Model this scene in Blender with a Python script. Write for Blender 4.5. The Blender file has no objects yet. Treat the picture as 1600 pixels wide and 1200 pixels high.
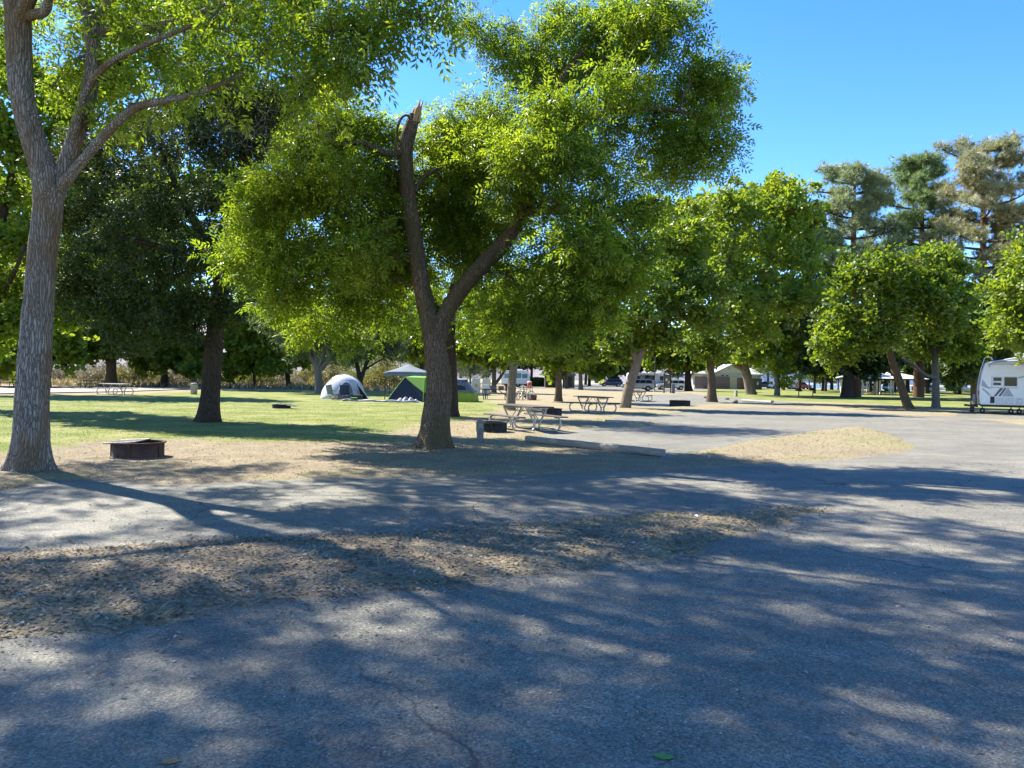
import bpy, bmesh, math, random
import numpy as np
from mathutils import Vector, Matrix

scene = bpy.context.scene
COL = scene.collection
random.seed(7)
RS = np.random.RandomState(11)

# ------------------------------------------------------------------ camera
FPX = 1190.0            # focal length in pixels of a 1600 px wide frame
CAM_H = 1.6
PITCH = 10.0 / FPX
ROLL = 0.0165
_cp, _sp, _cr, _sr = math.cos(PITCH), math.sin(PITCH), math.cos(ROLL), math.sin(ROLL)
FWD = np.array([0.0, _cp, -_sp])
_UP0 = np.array([0.0, _sp, _cp])
_R0 = np.array([1.0, 0.0, 0.0])
RIGHT = _cr * _R0 + _sr * _UP0
UP = -_sr * _R0 + _cr * _UP0
cam_data = bpy.data.cameras.new('camera')
cam = bpy.data.objects.new('camera', cam_data)
COL.objects.link(cam)
cam_data.sensor_width = 36.0
cam_data.lens = 36.0 * FPX / 1600.0
cam_data.clip_start = 0.05
cam_data.clip_end = 20000.0
cam.matrix_world = Matrix((
    (RIGHT[0], UP[0], -FWD[0], 0.0),
    (RIGHT[1], UP[1], -FWD[1], 0.0),
    (RIGHT[2], UP[2], -FWD[2], CAM_H),
    (0, 0, 0, 1)))
scene.camera = cam

# ------------------------------------------------------------------ sky, sun, exposure
SUN_EL = math.radians(46)
SUN_AZ = math.radians(-51)          # clockwise from +Y (negative: to the left)
world = bpy.data.worlds.new('World')
scene.world = world
world.use_nodes = True
wn = world.node_tree
wn.nodes.clear()
w_out = wn.nodes.new('ShaderNodeOutputWorld')
w_bg = wn.nodes.new('ShaderNodeBackground')
w_sky = wn.nodes.new('ShaderNodeTexSky')
w_sky.sky_type = 'NISHITA'
w_sky.sun_disc = False
w_sky.sun_elevation = SUN_EL
w_sky.sun_rotation = SUN_AZ % (2 * math.pi)
w_sky.altitude = 1200
w_sky.air_density = 1.0
w_sky.dust_density = 0.1
w_sky.ozone_density = 3.0
w_bg.inputs['Strength'].default_value = 0.12
w_hs = wn.nodes.new('ShaderNodeHueSaturation'); w_hs.inputs['Saturation'].default_value = 1.30; w_hs.inputs['Hue'].default_value = 0.512
wn.links.new(w_sky.outputs[0], w_hs.inputs['Color'])
wn.links.new(w_hs.outputs[0], w_bg.inputs['Color'])
wn.links.new(w_bg.outputs[0], w_out.inputs['Surface'])

sun_data = bpy.data.lights.new('sun', 'SUN')
sun_data.energy = 4.4
sun_data.angle = math.radians(0.53)
sun_data.color = (1.0, 0.97, 0.92)
sun = bpy.data.objects.new('sun', sun_data)
COL.objects.link(sun)
_sd = Vector((math.sin(SUN_AZ) * math.cos(SUN_EL), math.cos(SUN_AZ) * math.cos(SUN_EL), math.sin(SUN_EL)))
sun.rotation_euler = _sd.to_track_quat('Z', 'Y').to_euler()
sun.location = (-20, 20, 40)

scene.view_settings.view_transform = 'Standard'
scene.view_settings.look = 'None'
scene.view_settings.exposure = 1.72
scene.view_settings.gamma = 1.0
scene.view_settings.use_curve_mapping = False
scene.render.engine = 'CYCLES'
scene.cycles.max_bounces = 8
scene.cycles.diffuse_bounces = 4
scene.cycles.transmission_bounces = 6
scene.cycles.transparent_max_bounces = 4
scene.cycles.caustics_reflective = False
scene.cycles.caustics_refractive = False

# ------------------------------------------------------------------ pixel helpers (1600x1200 survey of the photograph)
def ray(px, py):
    d = FWD + RIGHT * ((px - 800.0) / FPX) + UP * ((600.0 - py) / FPX)
    return d
def G(px, py, z=0.0):
    """ground point seen at a pixel"""
    d = ray(px, py)
    t = (z - CAM_H) / d[2]
    return np.array([d[0] * t, d[1] * t, z])
def W(px, py, depth):
    d = ray(px, py)
    t = depth / d[1]
    return np.array([d[0] * t, depth, CAM_H + d[2] * t])
def at_depth(px, depth):
    """ground point under a pixel column at a depth"""
    return np.array([W(px, 590, depth)[0], depth, 0.0])

# ------------------------------------------------------------------ object helpers
def tag(o, label=None, cat=None, group=None, kind=None):
    if label: o['label'] = label
    if cat: o['category'] = cat
    if group: o['group'] = group
    if kind: o['kind'] = kind
    return o
def empty(name, loc=(0, 0, 0), rz=0.0, label=None, cat=None, group=None):
    o = bpy.data.objects.new(name, None)
    COL.objects.link(o)
    o.empty_display_size = 0.3
    o.location = tuple(float(v) for v in loc)
    o.rotation_euler = (0, 0, rz)
    return tag(o, label, cat, group)
def link(name, mesh, parent=None):
    o = bpy.data.objects.new(name, mesh)
    COL.objects.link(o)
    if parent is not None: o.parent = parent
    return o
KIDS = {}
def copy_tree(o, parent=None):
    c = o.copy()
    COL.objects.link(c)
    if parent is not None: c.parent = parent
    for ch in [x for x in KIDS_of(o)]:
        copy_tree(ch, c)
    return c
def KIDS_of(o):
    return [x for x in bpy.data.objects if x.parent == o]

class MB:
    """collects shapes for one mesh"""
    def __init__(self):
        self.v = []; self.f = []; self.s = []
    def add(self, vs, fs, smooth=False):
        b = len(self.v)
        self.v += [tuple(float(c) for c in p) for p in vs]
        for f in fs:
            self.f.append(tuple(b + i for i in f)); self.s.append(smooth)
        return self
    def box(self, c, size, rot=None):
        hx, hy, hz = size[0] / 2, size[1] / 2, size[2] / 2
        vs = [(x, y, z) for x in (-hx, hx) for y in (-hy, hy) for z in (-hz, hz)]
        if rot is not None: vs = [rot @ Vector(p) for p in vs]
        vs = [(p[0] + c[0], p[1] + c[1], p[2] + c[2]) for p in vs]
        return self.add(vs, [(0, 1, 3, 2), (4, 6, 7, 5), (0, 4, 5, 1), (2, 3, 7, 6), (0, 2, 6, 4), (1, 5, 7, 3)])
    def bx(self, x0, x1, y0, y1, z0, z1):
        return self.box(((x0 + x1) / 2, (y0 + y1) / 2, (z0 + z1) / 2), (x1 - x0, y1 - y0, z1 - z0))
    def tube(self, pts, r, n=8, cap=True, smooth=True):
        pts = [Vector(p) for p in pts]
        rr = list(r) if hasattr(r, '__len__') else [r] * len(pts)
        rings = []
        t = (pts[1] - pts[0]).normalized()
        a = t.orthogonal().normalized()
        for i, p in enumerate(pts):
            if 0 < i < len(pts) - 1: t = ((pts[i + 1] - p).normalized() + (p - pts[i - 1]).normalized())
            elif i: t = p - pts[i - 1]
            if t.length < 1e-9: t = Vector((0, 0, 1))
            t = t.normalized()
            a = (a - t * a.dot(t))
            a = a.normalized() if a.length > 1e-6 else t.orthogonal().normalized()
            b = t.cross(a)
            rings.append([p + (a * math.cos(2 * math.pi * k / n) + b * math.sin(2 * math.pi * k / n)) * rr[i] for k in range(n)])
        vs = [p for g in rings for p in g]
        fs = []
        for i in range(len(pts) - 1):
            for k in range(n):
                k2 = (k + 1) % n
                fs.append((i * n + k, i * n + k2, (i + 1) * n + k2, (i + 1) * n + k))
        self.add(vs, fs, smooth)
        if cap:
            self.add(rings[0], [tuple(reversed(range(n)))]); self.add(rings[-1], [tuple(range(n))])
        return self
    def bar(self, a, b, r, n=8): return self.tube([a, b], r, n)
    def lathe(self, prof, n=24, c=(0, 0, 0), axis='z', smooth=True):
        vs = []
        for (r, z) in prof:
            for k in range(n):
                t = 2 * math.pi * k / n
                if axis == 'z': p = (c[0] + r * math.cos(t), c[1] + r * math.sin(t), c[2] + z)
                elif axis == 'y': p = (c[0] + r * math.cos(t), c[1] + z, c[2] + r * math.sin(t))
                else: p = (c[0] + z, c[1] + r * math.cos(t), c[2] + r * math.sin(t))
                vs.append(p)
        fs = []
        for i in range(len(prof) - 1):
            for k in range(n):
                k2 = (k + 1) % n
                fs.append((i * n + k, i * n + k2, (i + 1) * n + k2, (i + 1) * n + k))
        return self.add(vs, fs, smooth)
    def disc(self, c, r, n=20, axis='z', flip=False):
        vs = []
        for k in range(n):
            t = 2 * math.pi * k / n
            a, b = r * math.cos(t), r * math.sin(t)
            vs.append({'z': (c[0] + a, c[1] + b, c[2]), 'y': (c[0] + a, c[1], c[2] + b), 'x': (c[0], c[1] + a, c[2] + b)}[axis])
        return self.add(vs, [tuple(range(n)) if not flip else tuple(reversed(range(n)))])
    def prism(self, poly, y0, y1, axis='y', smooth=False):
        """outline poly in the other two axes, extruded"""
        n = len(poly)
        if axis == 'y': m = lambda p, t: (p[0], t, p[1])
        elif axis == 'x': m = lambda p, t: (t, p[0], p[1])
        else: m = lambda p, t: (p[0], p[1], t)
        vs = [m(p, y0) for p in poly] + [m(p, y1) for p in poly]
        fs = [tuple(range(n)), tuple(reversed(range(n, 2 * n)))]
        fs += [(i, i + n, (i + 1) % n + n, (i + 1) % n) for i in range(n)]
        return self.add(vs, fs, smooth)
    def quad(self, a, b, c, d): return self.add([a, b, c, d], [(0, 1, 2, 3)])
    def mesh(self, name, material=None, bevel=0.0, seg=2):
        me = bpy.data.meshes.new(name)
        me.from_pydata(self.v, [], self.f)
        me.polygons.foreach_set('use_smooth', self.s)
        if material is not None: me.materials.append(material)
        bm = bmesh.new(); bm.from_mesh(me)
        bmesh.ops.recalc_face_normals(bm, faces=bm.faces)
        if bevel > 0:
            bmesh.ops.remove_doubles(bm, verts=bm.verts, dist=1e-5)
            es = [e for e in bm.edges if len(e.link_faces) == 2 and e.calc_face_angle(0) > 0.5]
            bmesh.ops.bevel(bm, geom=es, offset=bevel, segments=seg, affect='EDGES', profile=0.6)
        bm.to_mesh(me); bm.free()
        me.update()
        return me
    def build(self, name, material, parent=None, bevel=0.0, seg=2):
        return link(name, self.mesh(name, material, bevel, seg), parent)

def np_mesh(name, verts, faces, material, smooth=False):
    """fast mesh from arrays, faces (M,3) or (M,4)"""
    me = bpy.data.meshes.new(name)
    verts = np.asarray(verts, dtype=np.float32); faces = np.asarray(faces, dtype=np.int32)
    k = faces.shape[1]
    me.vertices.add(len(verts)); me.vertices.foreach_set('co', verts.ravel())
    me.loops.add(faces.size); me.loops.foreach_set('vertex_index', faces.ravel())
    me.polygons.add(len(faces))
    me.polygons.foreach_set('loop_start', np.arange(0, faces.size, k, dtype=np.int32))
    me.polygons.foreach_set('loop_total', np.full(len(faces), k, dtype=np.int32))
    me.polygons.foreach_set('use_smooth', np.full(len(faces), smooth, dtype=bool))
    if material is not None: me.materials.append(material)
    me.update(calc_edges=True)
    return me

# ------------------------------------------------------------------ numpy value noise
_NT = np.random.RandomState(3).rand(256, 256)
def vnoise(x, y):
    xi = np.floor(x).astype(int); yi = np.floor(y).astype(int)
    fx = x - xi; fy = y - yi
    fx = fx * fx * (3 - 2 * fx); fy = fy * fy * (3 - 2 * fy)
    a = _NT[xi % 256, yi % 256]; b = _NT[(xi + 1) % 256, yi % 256]
    c = _NT[xi % 256, (yi + 1) % 256]; d = _NT[(xi + 1) % 256, (yi + 1) % 256]
    return (a * (1 - fx) + b * fx) * (1 - fy) + (c * (1 - fx) + d * fx) * fy
def fbm(x, y, o=4):
    s = 0; a = 0.5
    for i in range(o):
        s = s + a * vnoise(x + 17.3 * i, y - 9.1 * i); x = x * 2.03; y = y * 2.03; a *= 0.5
    return s
def smooth01(x, a, b):
    t = np.clip((x - a) / (b - a), 0, 1)
    return t * t * (3 - 2 * t)

# ------------------------------------------------------------------ materials
def new_mat(name):
    m = bpy.data.materials.new(name); m.use_nodes = True
    nt = m.node_tree; nt.nodes.clear()
    out = nt.nodes.new('ShaderNodeOutputMaterial')
    return m, nt, out
def N(nt, t, **kw):
    n = nt.nodes.new(t)
    for k, v in kw.items():
        if k in n.inputs: n.inputs[k].default_value = v
        else: setattr(n, k, v)
    return n
def ramp(nt, fac, stops):
    r = nt.nodes.new('ShaderNodeValToRGB')
    el = r.color_ramp.elements
    while len(el) < len(stops): el.new(0.5)
    for e, (p, c) in zip(el, stops):
        e.position = p; e.color = (c[0], c[1], c[2], 1)
    nt.links.new(fac, r.inputs[0])
    return r.outputs[0]
def mixc(nt, fac, a, b, mode='MIX'):
    m = nt.nodes.new('ShaderNodeMix'); m.data_type = 'RGBA'; m.blend_type = mode
    for sock, val in ((m.inputs[0], fac), (m.inputs[6], a), (m.inputs[7], b)):
        if hasattr(val, 'is_output'): nt.links.new(val, sock)
        elif isinstance(val, (int, float)): sock.default_value = val
        else: sock.default_value = (val[0], val[1], val[2], 1)
    return m.outputs[2]
def noise(nt, vec, scale, detail=3, rough=0.6):
    n = N(nt, 'ShaderNodeTexNoise', Scale=scale, Detail=detail, Roughness=rough)
    if vec is not None: nt.links.new(vec, n.inputs['Vector'])
    return n.outputs[0]
def mapping(nt, vec, scale):
    m = nt.nodes.new('ShaderNodeMapping'); m.inputs['Scale'].default_value = scale
    nt.links.new(vec, m.inputs['Vector']); return m.outputs[0]
def simple(name, col, rough=0.6, col2=None, scale=8.0, metal=0.0, bump=0.0, spec=0.5, stretch=(1, 1, 1), coat=0.0):
    """plain finish with a little wear and relief"""
    m, nt, out = new_mat(name)
    p = N(nt, 'ShaderNodeBsdfPrincipled', Roughness=rough, Metallic=metal)
    p.inputs['Specular IOR Level'].default_value = spec
    if coat: p.inputs['Coat Weight'].default_value = coat
    tc = nt.nodes.new('ShaderNodeTexCoord')
    vec = mapping(nt, tc.outputs['Object'], stretch)
    nz = noise(nt, vec, scale, 5, 0.65)
    c2 = col2 if col2 is not None else tuple(c * 0.82 for c in col)
    nt.links.new(ramp(nt, nz, [(0.35, c2), (0.62, col)]), p.inputs['Base Color'])
    if bump:
        b = N(nt, 'ShaderNodeBump', Strength=bump, Distance=0.02)
        nt.links.new(noise(nt, vec, scale * 4, 4), b.inputs['Height']); nt.links.new(b.outputs[0], p.inputs['Normal'])
    nt.links.new(p.outputs[0], out.inputs[0])
    return m
def leaf_mat(name, cols, trans=0.45, tint=(1.25, 1.15, 0.5), rough=0.45, nscale=0.5):
    """cols: list of base colours picked leaf by leaf, shifted in clumps"""
    m, nt, out = new_mat(name)
    geo = nt.nodes.new('ShaderNodeNewGeometry')
    tc = nt.nodes.new('ShaderNodeTexCoord')
    nz = noise(nt, tc.outputs['Object'], nscale, 2, 0.5)
    ma = N(nt, 'ShaderNodeMath', operation='MULTIPLY'); ma.inputs[1].default_value = 0.55
    nt.links.new(geo.outputs['Random Per Island'], ma.inputs[0])
    mb = N(nt, 'ShaderNodeMath', operation='MULTIPLY_ADD'); mb.inputs[1].default_value = 1.0; 
    nt.links.new(nz, mb.inputs[0]); nt.links.new(ma.outputs[0], mb.inputs[2])
    ms = N(nt, 'ShaderNodeMath', operation='SUBTRACT'); ms.inputs[1].default_value = 0.28
    nt.links.new(mb.outputs[0], ms.inputs[0])
    k = len(cols)
    c = ramp(nt, ms.outputs[0], [((i + 0.5) / k, cols[i]) for i in range(k)])
    p = N(nt, 'ShaderNodeBsdfPrincipled', Roughness=rough)
    p.inputs['Specular IOR Level'].default_value = 0.4
    nt.links.new(c, p.inputs['Base Color'])
    t = nt.nodes.new('ShaderNodeBsdfTranslucent')
    nt.links.new(mixc(nt, 1.0, c, tint, 'MULTIPLY'), t.inputs['Color'])
    mx = nt.nodes.new('ShaderNodeMixShader'); mx.inputs[0].default_value = trans
    nt.links.new(p.outputs[0], mx.inputs[1]); nt.links.new(t.outputs[0], mx.inputs[2])
    nt.links.new(mx.outputs[0], out.inputs[0])
    return m
def bark_mat(name, dark, mid, light, moss=None, scale=1.0):
    m, nt, out = new_mat(name)
    tc = nt.nodes.new('ShaderNodeTexCoord'); o = tc.outputs['Object']
    v1 = mapping(nt, o, (15 * scale, 15 * scale, 1.3 * scale))
    vor = N(nt, 'ShaderNodeTexVoronoi', Scale=2.6); vor.feature = 'DISTANCE_TO_EDGE'
    wob = noise(nt, o, 5.0 * scale, 4)
    vv = nt.nodes.new('ShaderNodeVectorMath'); vv.operation = 'ADD'
    nt.links.new(v1, vv.inputs[0])
    cmb = nt.nodes.new('ShaderNodeVectorMath'); cmb.operation = 'SCALE'; cmb.inputs['Scale'].default_value = 1.3
    nn = N(nt, 'ShaderNodeTexNoise', Scale=4.0 * scale, Detail=4.0); nt.links.new(o, nn.inputs['Vector'])
    nt.links.new(nn.outputs['Color'], cmb.inputs[0]); nt.links.new(cmb.outputs[0], vv.inputs[1])
    nt.links.new(vv.outputs[0], vor.inputs['Vector'])
    fine = noise(nt, v1, 9.0, 6, 0.7)
    furrow = ramp(nt, vor.outputs['Distance'], [(0.0, (0.1, 0.1, 0.1)), (0.07, (0.55, 0.55, 0.55)), (0.28, (1, 1, 1))])
    big = noise(nt, mapping(nt, o, (1.2, 1.2, 0.5)), 1.4, 3)
    c = mixc(nt, fine, mid, light)
    c = mixc(nt, furrow, dark, c)
    if moss is not None:
        c = mixc(nt, ramp(nt, big, [(0.46, (0, 0, 0)), (0.62, (0.75, 0.75, 0.75))]), c, moss)
    p = N(nt, 'ShaderNodeBsdfPrincipled', Roughness=0.9)
    p.inputs['Specular IOR Level'].default_value = 0.15
    nt.links.new(c, p.inputs['Base Color'])
    h = nt.nodes.new('ShaderNodeMath'); h.operation = 'MULTIPLY_ADD'; h.inputs[1].default_value = 0.35
    nt.links.new(fine, h.inputs[0]); nt.links.new(furrow, h.inputs[2])
    b = N(nt, 'ShaderNodeBump', Strength=0.9, Distance=0.03)
    nt.links.new(h.outputs[0], b.inputs['Height']); nt.links.new(b.outputs[0], p.inputs['Normal'])
    nt.links.new(p.outputs[0], out.inputs[0])
    return m

# asphalt: bound stones, tar, faded and patched areas, fine cracks
def asphalt_mat():
    m, nt, out = new_mat('asphalt')
    tc = nt.nodes.new('ShaderNodeTexCoord'); o = tc.outputs['Object']
    vor = N(nt, 'ShaderNodeTexVoronoi', Scale=95.0); nt.links.new(o, vor.inputs['Vector'])
    stone = ramp(nt, vor.outputs['Color'], [(0.0, (0.070, 0.063, 0.045)), (0.50, (0.172, 0.158, 0.114)), (0.90, (0.28, 0.256, 0.19)), (1.0, (0.50, 0.47, 0.41))])
    big = noise(nt, o, 0.35, 5, 0.6)
    mid = noise(nt, o, 2.3, 4, 0.65)
    wear = ramp(nt, big, [(0.3, (0.76, 0.77, 0.78)), (0.7, (1.2, 1.18, 1.14))])
    c = mixc(nt, 1.0, stone, wear, 'MULTIPLY')
    c = mixc(nt, 1.0, c, ramp(nt, mid, [(0.3, (0.82, 0.83, 0.85)), (0.7, (1.15, 1.14, 1.12))]), 'MULTIPLY')
    # dust film
    dust = noise(nt, o, 0.9, 6, 0.7)
    c = mixc(nt, ramp(nt, dust, [(0.5, (0, 0, 0)), (0.75, (0.32, 0.32, 0.32))]), c, (0.17, 0.155, 0.13))
    stain = noise(nt, o, 0.8, 3, 0.5)
    c = mixc(nt, ramp(nt, stain, [(0.66, (0, 0, 0)), (0.74, (0.45, 0.45, 0.45))]), c, (0.05, 0.047, 0.043))
    streak = noise(nt, mapping(nt, o, (0.5, 2.6, 1)), 1.0, 5, 0.65)
    c = mixc(nt, 1.0, c, ramp(nt, streak, [(0.35, (0.86, 0.86, 0.87)), (0.65, (1.12, 1.11, 1.10))]), 'MULTIPLY')
    # cracks
    nn = N(nt, 'ShaderNodeTexNoise', Scale=1.2, Detail=5.0); nt.links.new(o, nn.inputs['Vector'])
    vs = nt.nodes.new('ShaderNodeVectorMath'); vs.operation = 'SCALE'; vs.inputs['Scale'].default_value = 0.9
    nt.links.new(nn.outputs['Color'], vs.inputs[0])
    va = nt.nodes.new('ShaderNodeVectorMath'); va.operation = 'ADD'
    nt.links.new(o, va.inputs[0]); nt.links.new(vs.outputs[0], va.inputs[1])
    cr = N(nt, 'ShaderNodeTexVoronoi', Scale=0.22); cr.feature = 'DISTANCE_TO_EDGE'
    nt.links.new(va.outputs[0], cr.inputs['Vector'])
    gate = noise(nt, o, 0.4, 2)
    crack = ramp(nt, cr.outputs['Distance'], [(0.0, (1, 1, 1)), (0.0020, (0, 0, 0))])
    gm = ramp(nt, gate, [(0.42, (0, 0, 0)), (0.50, (1, 1, 1))])
    cm = mixc(nt, 1.0, crack, gm, 'MULTIPLY')
    c = mixc(nt, cm, c, (0.045, 0.042, 0.038))
    p = N(nt, 'ShaderNodeBsdfPrincipled', Roughness=0.82)
    p.inputs['Specular IOR Level'].default_value = 0.35
    nt.links.new(c, p.inputs['Base Color'])
    b = N(nt, 'ShaderNodeBump', Strength=0.55, Distance=0.004)
    nt.links.new(vor.outputs['Distance'], b.inputs['Height']); nt.links.new(b.outputs[0], p.inputs['Normal'])
    nt.links.new(p.outputs[0], out.inputs[0])
    return m

# soil / dry grass / lawn, blended by the 'cover' attribute (r lawn, g dry grass)
def ground_mat():
    m, nt, out = new_mat('ground_cover')
    tc = nt.nodes.new('ShaderNodeTexCoord'); o = tc.outputs['Object']
    at = nt.nodes.new('ShaderNodeAttribute'); at.attribute_name = 'cover'
    sp = nt.nodes.new('ShaderNodeSeparateColor'); nt.links.new(at.outputs['Color'], sp.inputs[0])
    n1 = noise(nt, o, 26, 8, 0.75); n2 = noise(nt, o, 1.3, 4, 0.6); n3 = noise(nt, o, 7, 5, 0.7)
    soil = ramp(nt, n1, [(0.3, (0.105, 0.076, 0.042)), (0.5, (0.25, 0.20, 0.125)), (0.72, (0.44, 0.375, 0.25))])
    soil = mixc(nt, 1.0, soil, ramp(nt, n2, [(0.3, (0.8, 0.78, 0.76)), (0.7, (1.18, 1.16, 1.14))]), 'MULTIPLY')
    dry = ramp(nt, n1, [(0.3, (0.17, 0.125, 0.068)), (0.55, (0.34, 0.27, 0.16)), (0.75, (0.50, 0.42, 0.27))])
    dry = mixc(nt, ramp(nt, n3, [(0.42, (0, 0, 0)), (0.62, (0.28, 0.28, 0.28))]), dry, (0.13, 0.16, 0.04))
    lawn = ramp(nt, n1, [(0.3, (0.06, 0.085, 0.012)), (0.55, (0.15, 0.185, 0.03)), (0.75, (0.29, 0.28, 0.09))])
    lawn = mixc(nt, ramp(nt, noise(nt, o, 0.55, 6, 0.7), [(0.40, (0, 0, 0)), (0.66, (0.75, 0.75, 0.75))]), lawn, (0.33, 0.29, 0.12))
    c = mixc(nt, sp.outputs[1], soil, dry)
    c = mixc(nt, sp.outputs[0], c, lawn)
    p = N(nt, 'ShaderNodeBsdfPrincipled', Roughness=0.95)
    p.inputs['Specular IOR Level'].default_value = 0.1
    nt.links.new(c, p.inputs['Base Color'])
    b = N(nt, 'ShaderNodeBump', Strength=0.8, Distance=0.03)
    nt.links.new(n1, b.inputs['Height']); nt.links.new(b.outputs[0], p.inputs['Normal'])
    nt.links.new(p.outputs[0], out.inputs[0])
    return m

M = {}
M['asphalt'] = asphalt_mat()
M['ground'] = ground_mat()
M['bark_grey'] = bark_mat('grey_bark', (0.075, 0.058, 0.042), (0.25, 0.21, 0.165), (0.43, 0.385, 0.32), (0.19, 0.12, 0.055), 0.8)
M['bark_brown'] = bark_mat('brown_bark', (0.045, 0.028, 0.017), (0.18, 0.12, 0.075), (0.31, 0.22, 0.145), (0.13, 0.10, 0.04))
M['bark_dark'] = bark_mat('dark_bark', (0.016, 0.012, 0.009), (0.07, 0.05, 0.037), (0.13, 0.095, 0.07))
M['bark_tan'] = bark_mat('tan_bark', (0.12, 0.085, 0.05), (0.28, 0.21, 0.14), (0.42, 0.34, 0.25))
M['bark_pale'] = bark_mat('pale_bark', (0.10, 0.085, 0.065), (0.24, 0.21, 0.17), (0.36, 0.33, 0.28))
M['bark_pine'] = bark_mat('pine_bark', (0.035, 0.022, 0.015), (0.15, 0.085, 0.05), (0.25, 0.15, 0.09))
M['dead_twig'] = simple('dead_twig', (0.22, 0.19, 0.16), 0.9, (0.13, 0.11, 0.09))
M['leaf_ash'] = leaf_mat('ash_leaves', [(0.072, 0.13, 0.022), (0.145, 0.23, 0.027), (0.235, 0.32, 0.036), (0.35, 0.41, 0.065)], 0.66, (1.3, 1.22, 0.42), rough=0.36)
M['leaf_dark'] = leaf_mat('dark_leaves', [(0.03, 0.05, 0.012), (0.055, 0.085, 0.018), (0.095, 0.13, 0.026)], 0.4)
M['leaf_maple'] = leaf_mat('maple_leaves', [(0.07, 0.125, 0.018), (0.13, 0.205, 0.025), (0.19, 0.265, 0.03), (0.26, 0.31, 0.045)], 0.58, (1.3, 1.2, 0.4), rough=0.38)
M['leaf_lime'] = leaf_mat('lime_leaves', [(0.125, 0.213, 0.025), (0.2, 0.288, 0.031), (0.275, 0.325, 0.037)], 0.55)
M['leaf_yellow'] = leaf_mat('yellow_leaves', [(0.16, 0.20, 0.02), (0.30, 0.29, 0.03), (0.40, 0.34, 0.04)], 0.5, (1.2, 1.05, 0.4))
M['leaf_willow'] = leaf_mat('willow_leaves', [(0.078, 0.124, 0.046), (0.13, 0.182, 0.072), (0.195, 0.234, 0.104)], 0.4, (1.1, 1.1, 0.7))
M['needle_blue'] = leaf_mat('blue_green_needles', [(0.182, 0.227, 0.104), (0.286, 0.332, 0.156), (0.403, 0.436, 0.215)], 0.42, (1, 1, 0.8))
M['needle_dark'] = leaf_mat('dark_needles', [(0.127, 0.19, 0.074), (0.212, 0.295, 0.105), (0.317, 0.381, 0.148)], 0.42, (1, 1, 0.8))
M['needle_rust'] = leaf_mat('rusty_needles', [(0.19, 0.22, 0.10), (0.29, 0.30, 0.14), (0.38, 0.36, 0.19), (0.42, 0.33, 0.20)], 0.4, (1, 0.98, 0.8), nscale=0.25)
M['sage'] = leaf_mat('sagebrush_leaves', [(0.16, 0.13, 0.08), (0.25, 0.21, 0.13), (0.32, 0.27, 0.18)], 0.25, (1, 1, 0.8))
M['sage_green'] = leaf_mat('green_shrub_leaves', [(0.10, 0.13, 0.04), (0.17, 0.20, 0.06), (0.24, 0.25, 0.09)], 0.35)
M['sage_gold'] = leaf_mat('golden_shrub_leaves', [(0.15, 0.15, 0.05), (0.24, 0.23, 0.08), (0.32, 0.29, 0.13)], 0.3)
M['straw'] = leaf_mat('straw_blades', [(0.20, 0.16, 0.075), (0.34, 0.28, 0.14), (0.46, 0.39, 0.22)], 0.3, (1.1, 1, 0.8))
M['grass_green'] = leaf_mat('green_blades', [(0.055, 0.085, 0.016), (0.10, 0.13, 0.03), (0.20, 0.19, 0.06)], 0.35)
M['litter'] = leaf_mat('dry_litter', [(0.09, 0.062, 0.04), (0.19, 0.14, 0.09), (0.31, 0.24, 0.16), (0.47, 0.40, 0.30)], 0.15, (1, 1, 1), rough=0.8, nscale=2.0)
# ================================================================== THE SETTING: ground, road, lawn
def gp(px, py): p = G(px, py); return (p[0], p[1])
ISLAND = [gp(0, 866), gp(250, 848), gp(500, 835), gp(740, 822), gp(1000, 806), gp(1240, 791), gp(1283, 797), gp(1225, 820), gp(1150, 845), gp(1000, 878),
          gp(800, 905), gp(500, 938), gp(250, 972), gp(0, 1000), (-7.2, 1.9), (-14, -2), (-30, -10), (-30, -4), (-16, 1.5), (-8.4, 4.8)]
ROAD_A = [(-40, -12), (-30, -10), (-14, -2), (-7.2, 1.9)] + [gp(0, 1000), gp(250, 972), gp(500, 938), gp(800, 905), gp(1000, 878), gp(1150, 845), gp(1225, 820), gp(1283, 797),
          gp(1240, 791), gp(1000, 806), gp(740, 822), gp(500, 835), gp(250, 848), gp(0, 866)] + [(-8.4, 4.8), (-16, 1.5), (-30, -4), (-31, 0), (-17, 5.5)] + [
          gp(0, 768), gp(100, 750), gp(300, 757), gp(500, 748), gp(800, 742), gp(1000, 736), gp(1150, 728), gp(1300, 719), gp(1425, 706), gp(1430, 697), gp(1395, 679),
          gp(1340, 666), gp(1300, 670), gp(1250, 677), gp(1150, 694), gp(1040, 716), gp(830, 692), gp(850, 677), gp(930, 668), gp(1005, 666), gp(1040, 661),
          gp(1000, 657), gp(950, 660), gp(962, 651), gp(1040, 646), gp(1100, 641), gp(1180, 636), gp(1260, 639), gp(1350, 644), gp(1430, 649), gp(1490, 651),
          gp(1498, 645), gp(1760, 652), gp(1760, 658), gp(1530, 654), gp(1600, 664), gp(1760, 676)] + [(60, 22), (60, -12)]
ROAD_B = [gp(985, 624), gp(1010, 617), gp(1085, 616), gp(1160, 622), gp(1280, 631), gp(1200, 634), gp(1130, 631), gp(1040, 636), gp(1000, 636)]
ROAD_C = [gp(790, 607), gp(800, 600), gp(900, 598), gp(1080, 601), gp(1130, 606), gp(1060, 613), gp(960, 612), gp(880, 608)]
ROADS = [ROAD_A, ROAD_B, ROAD_C]
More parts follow.
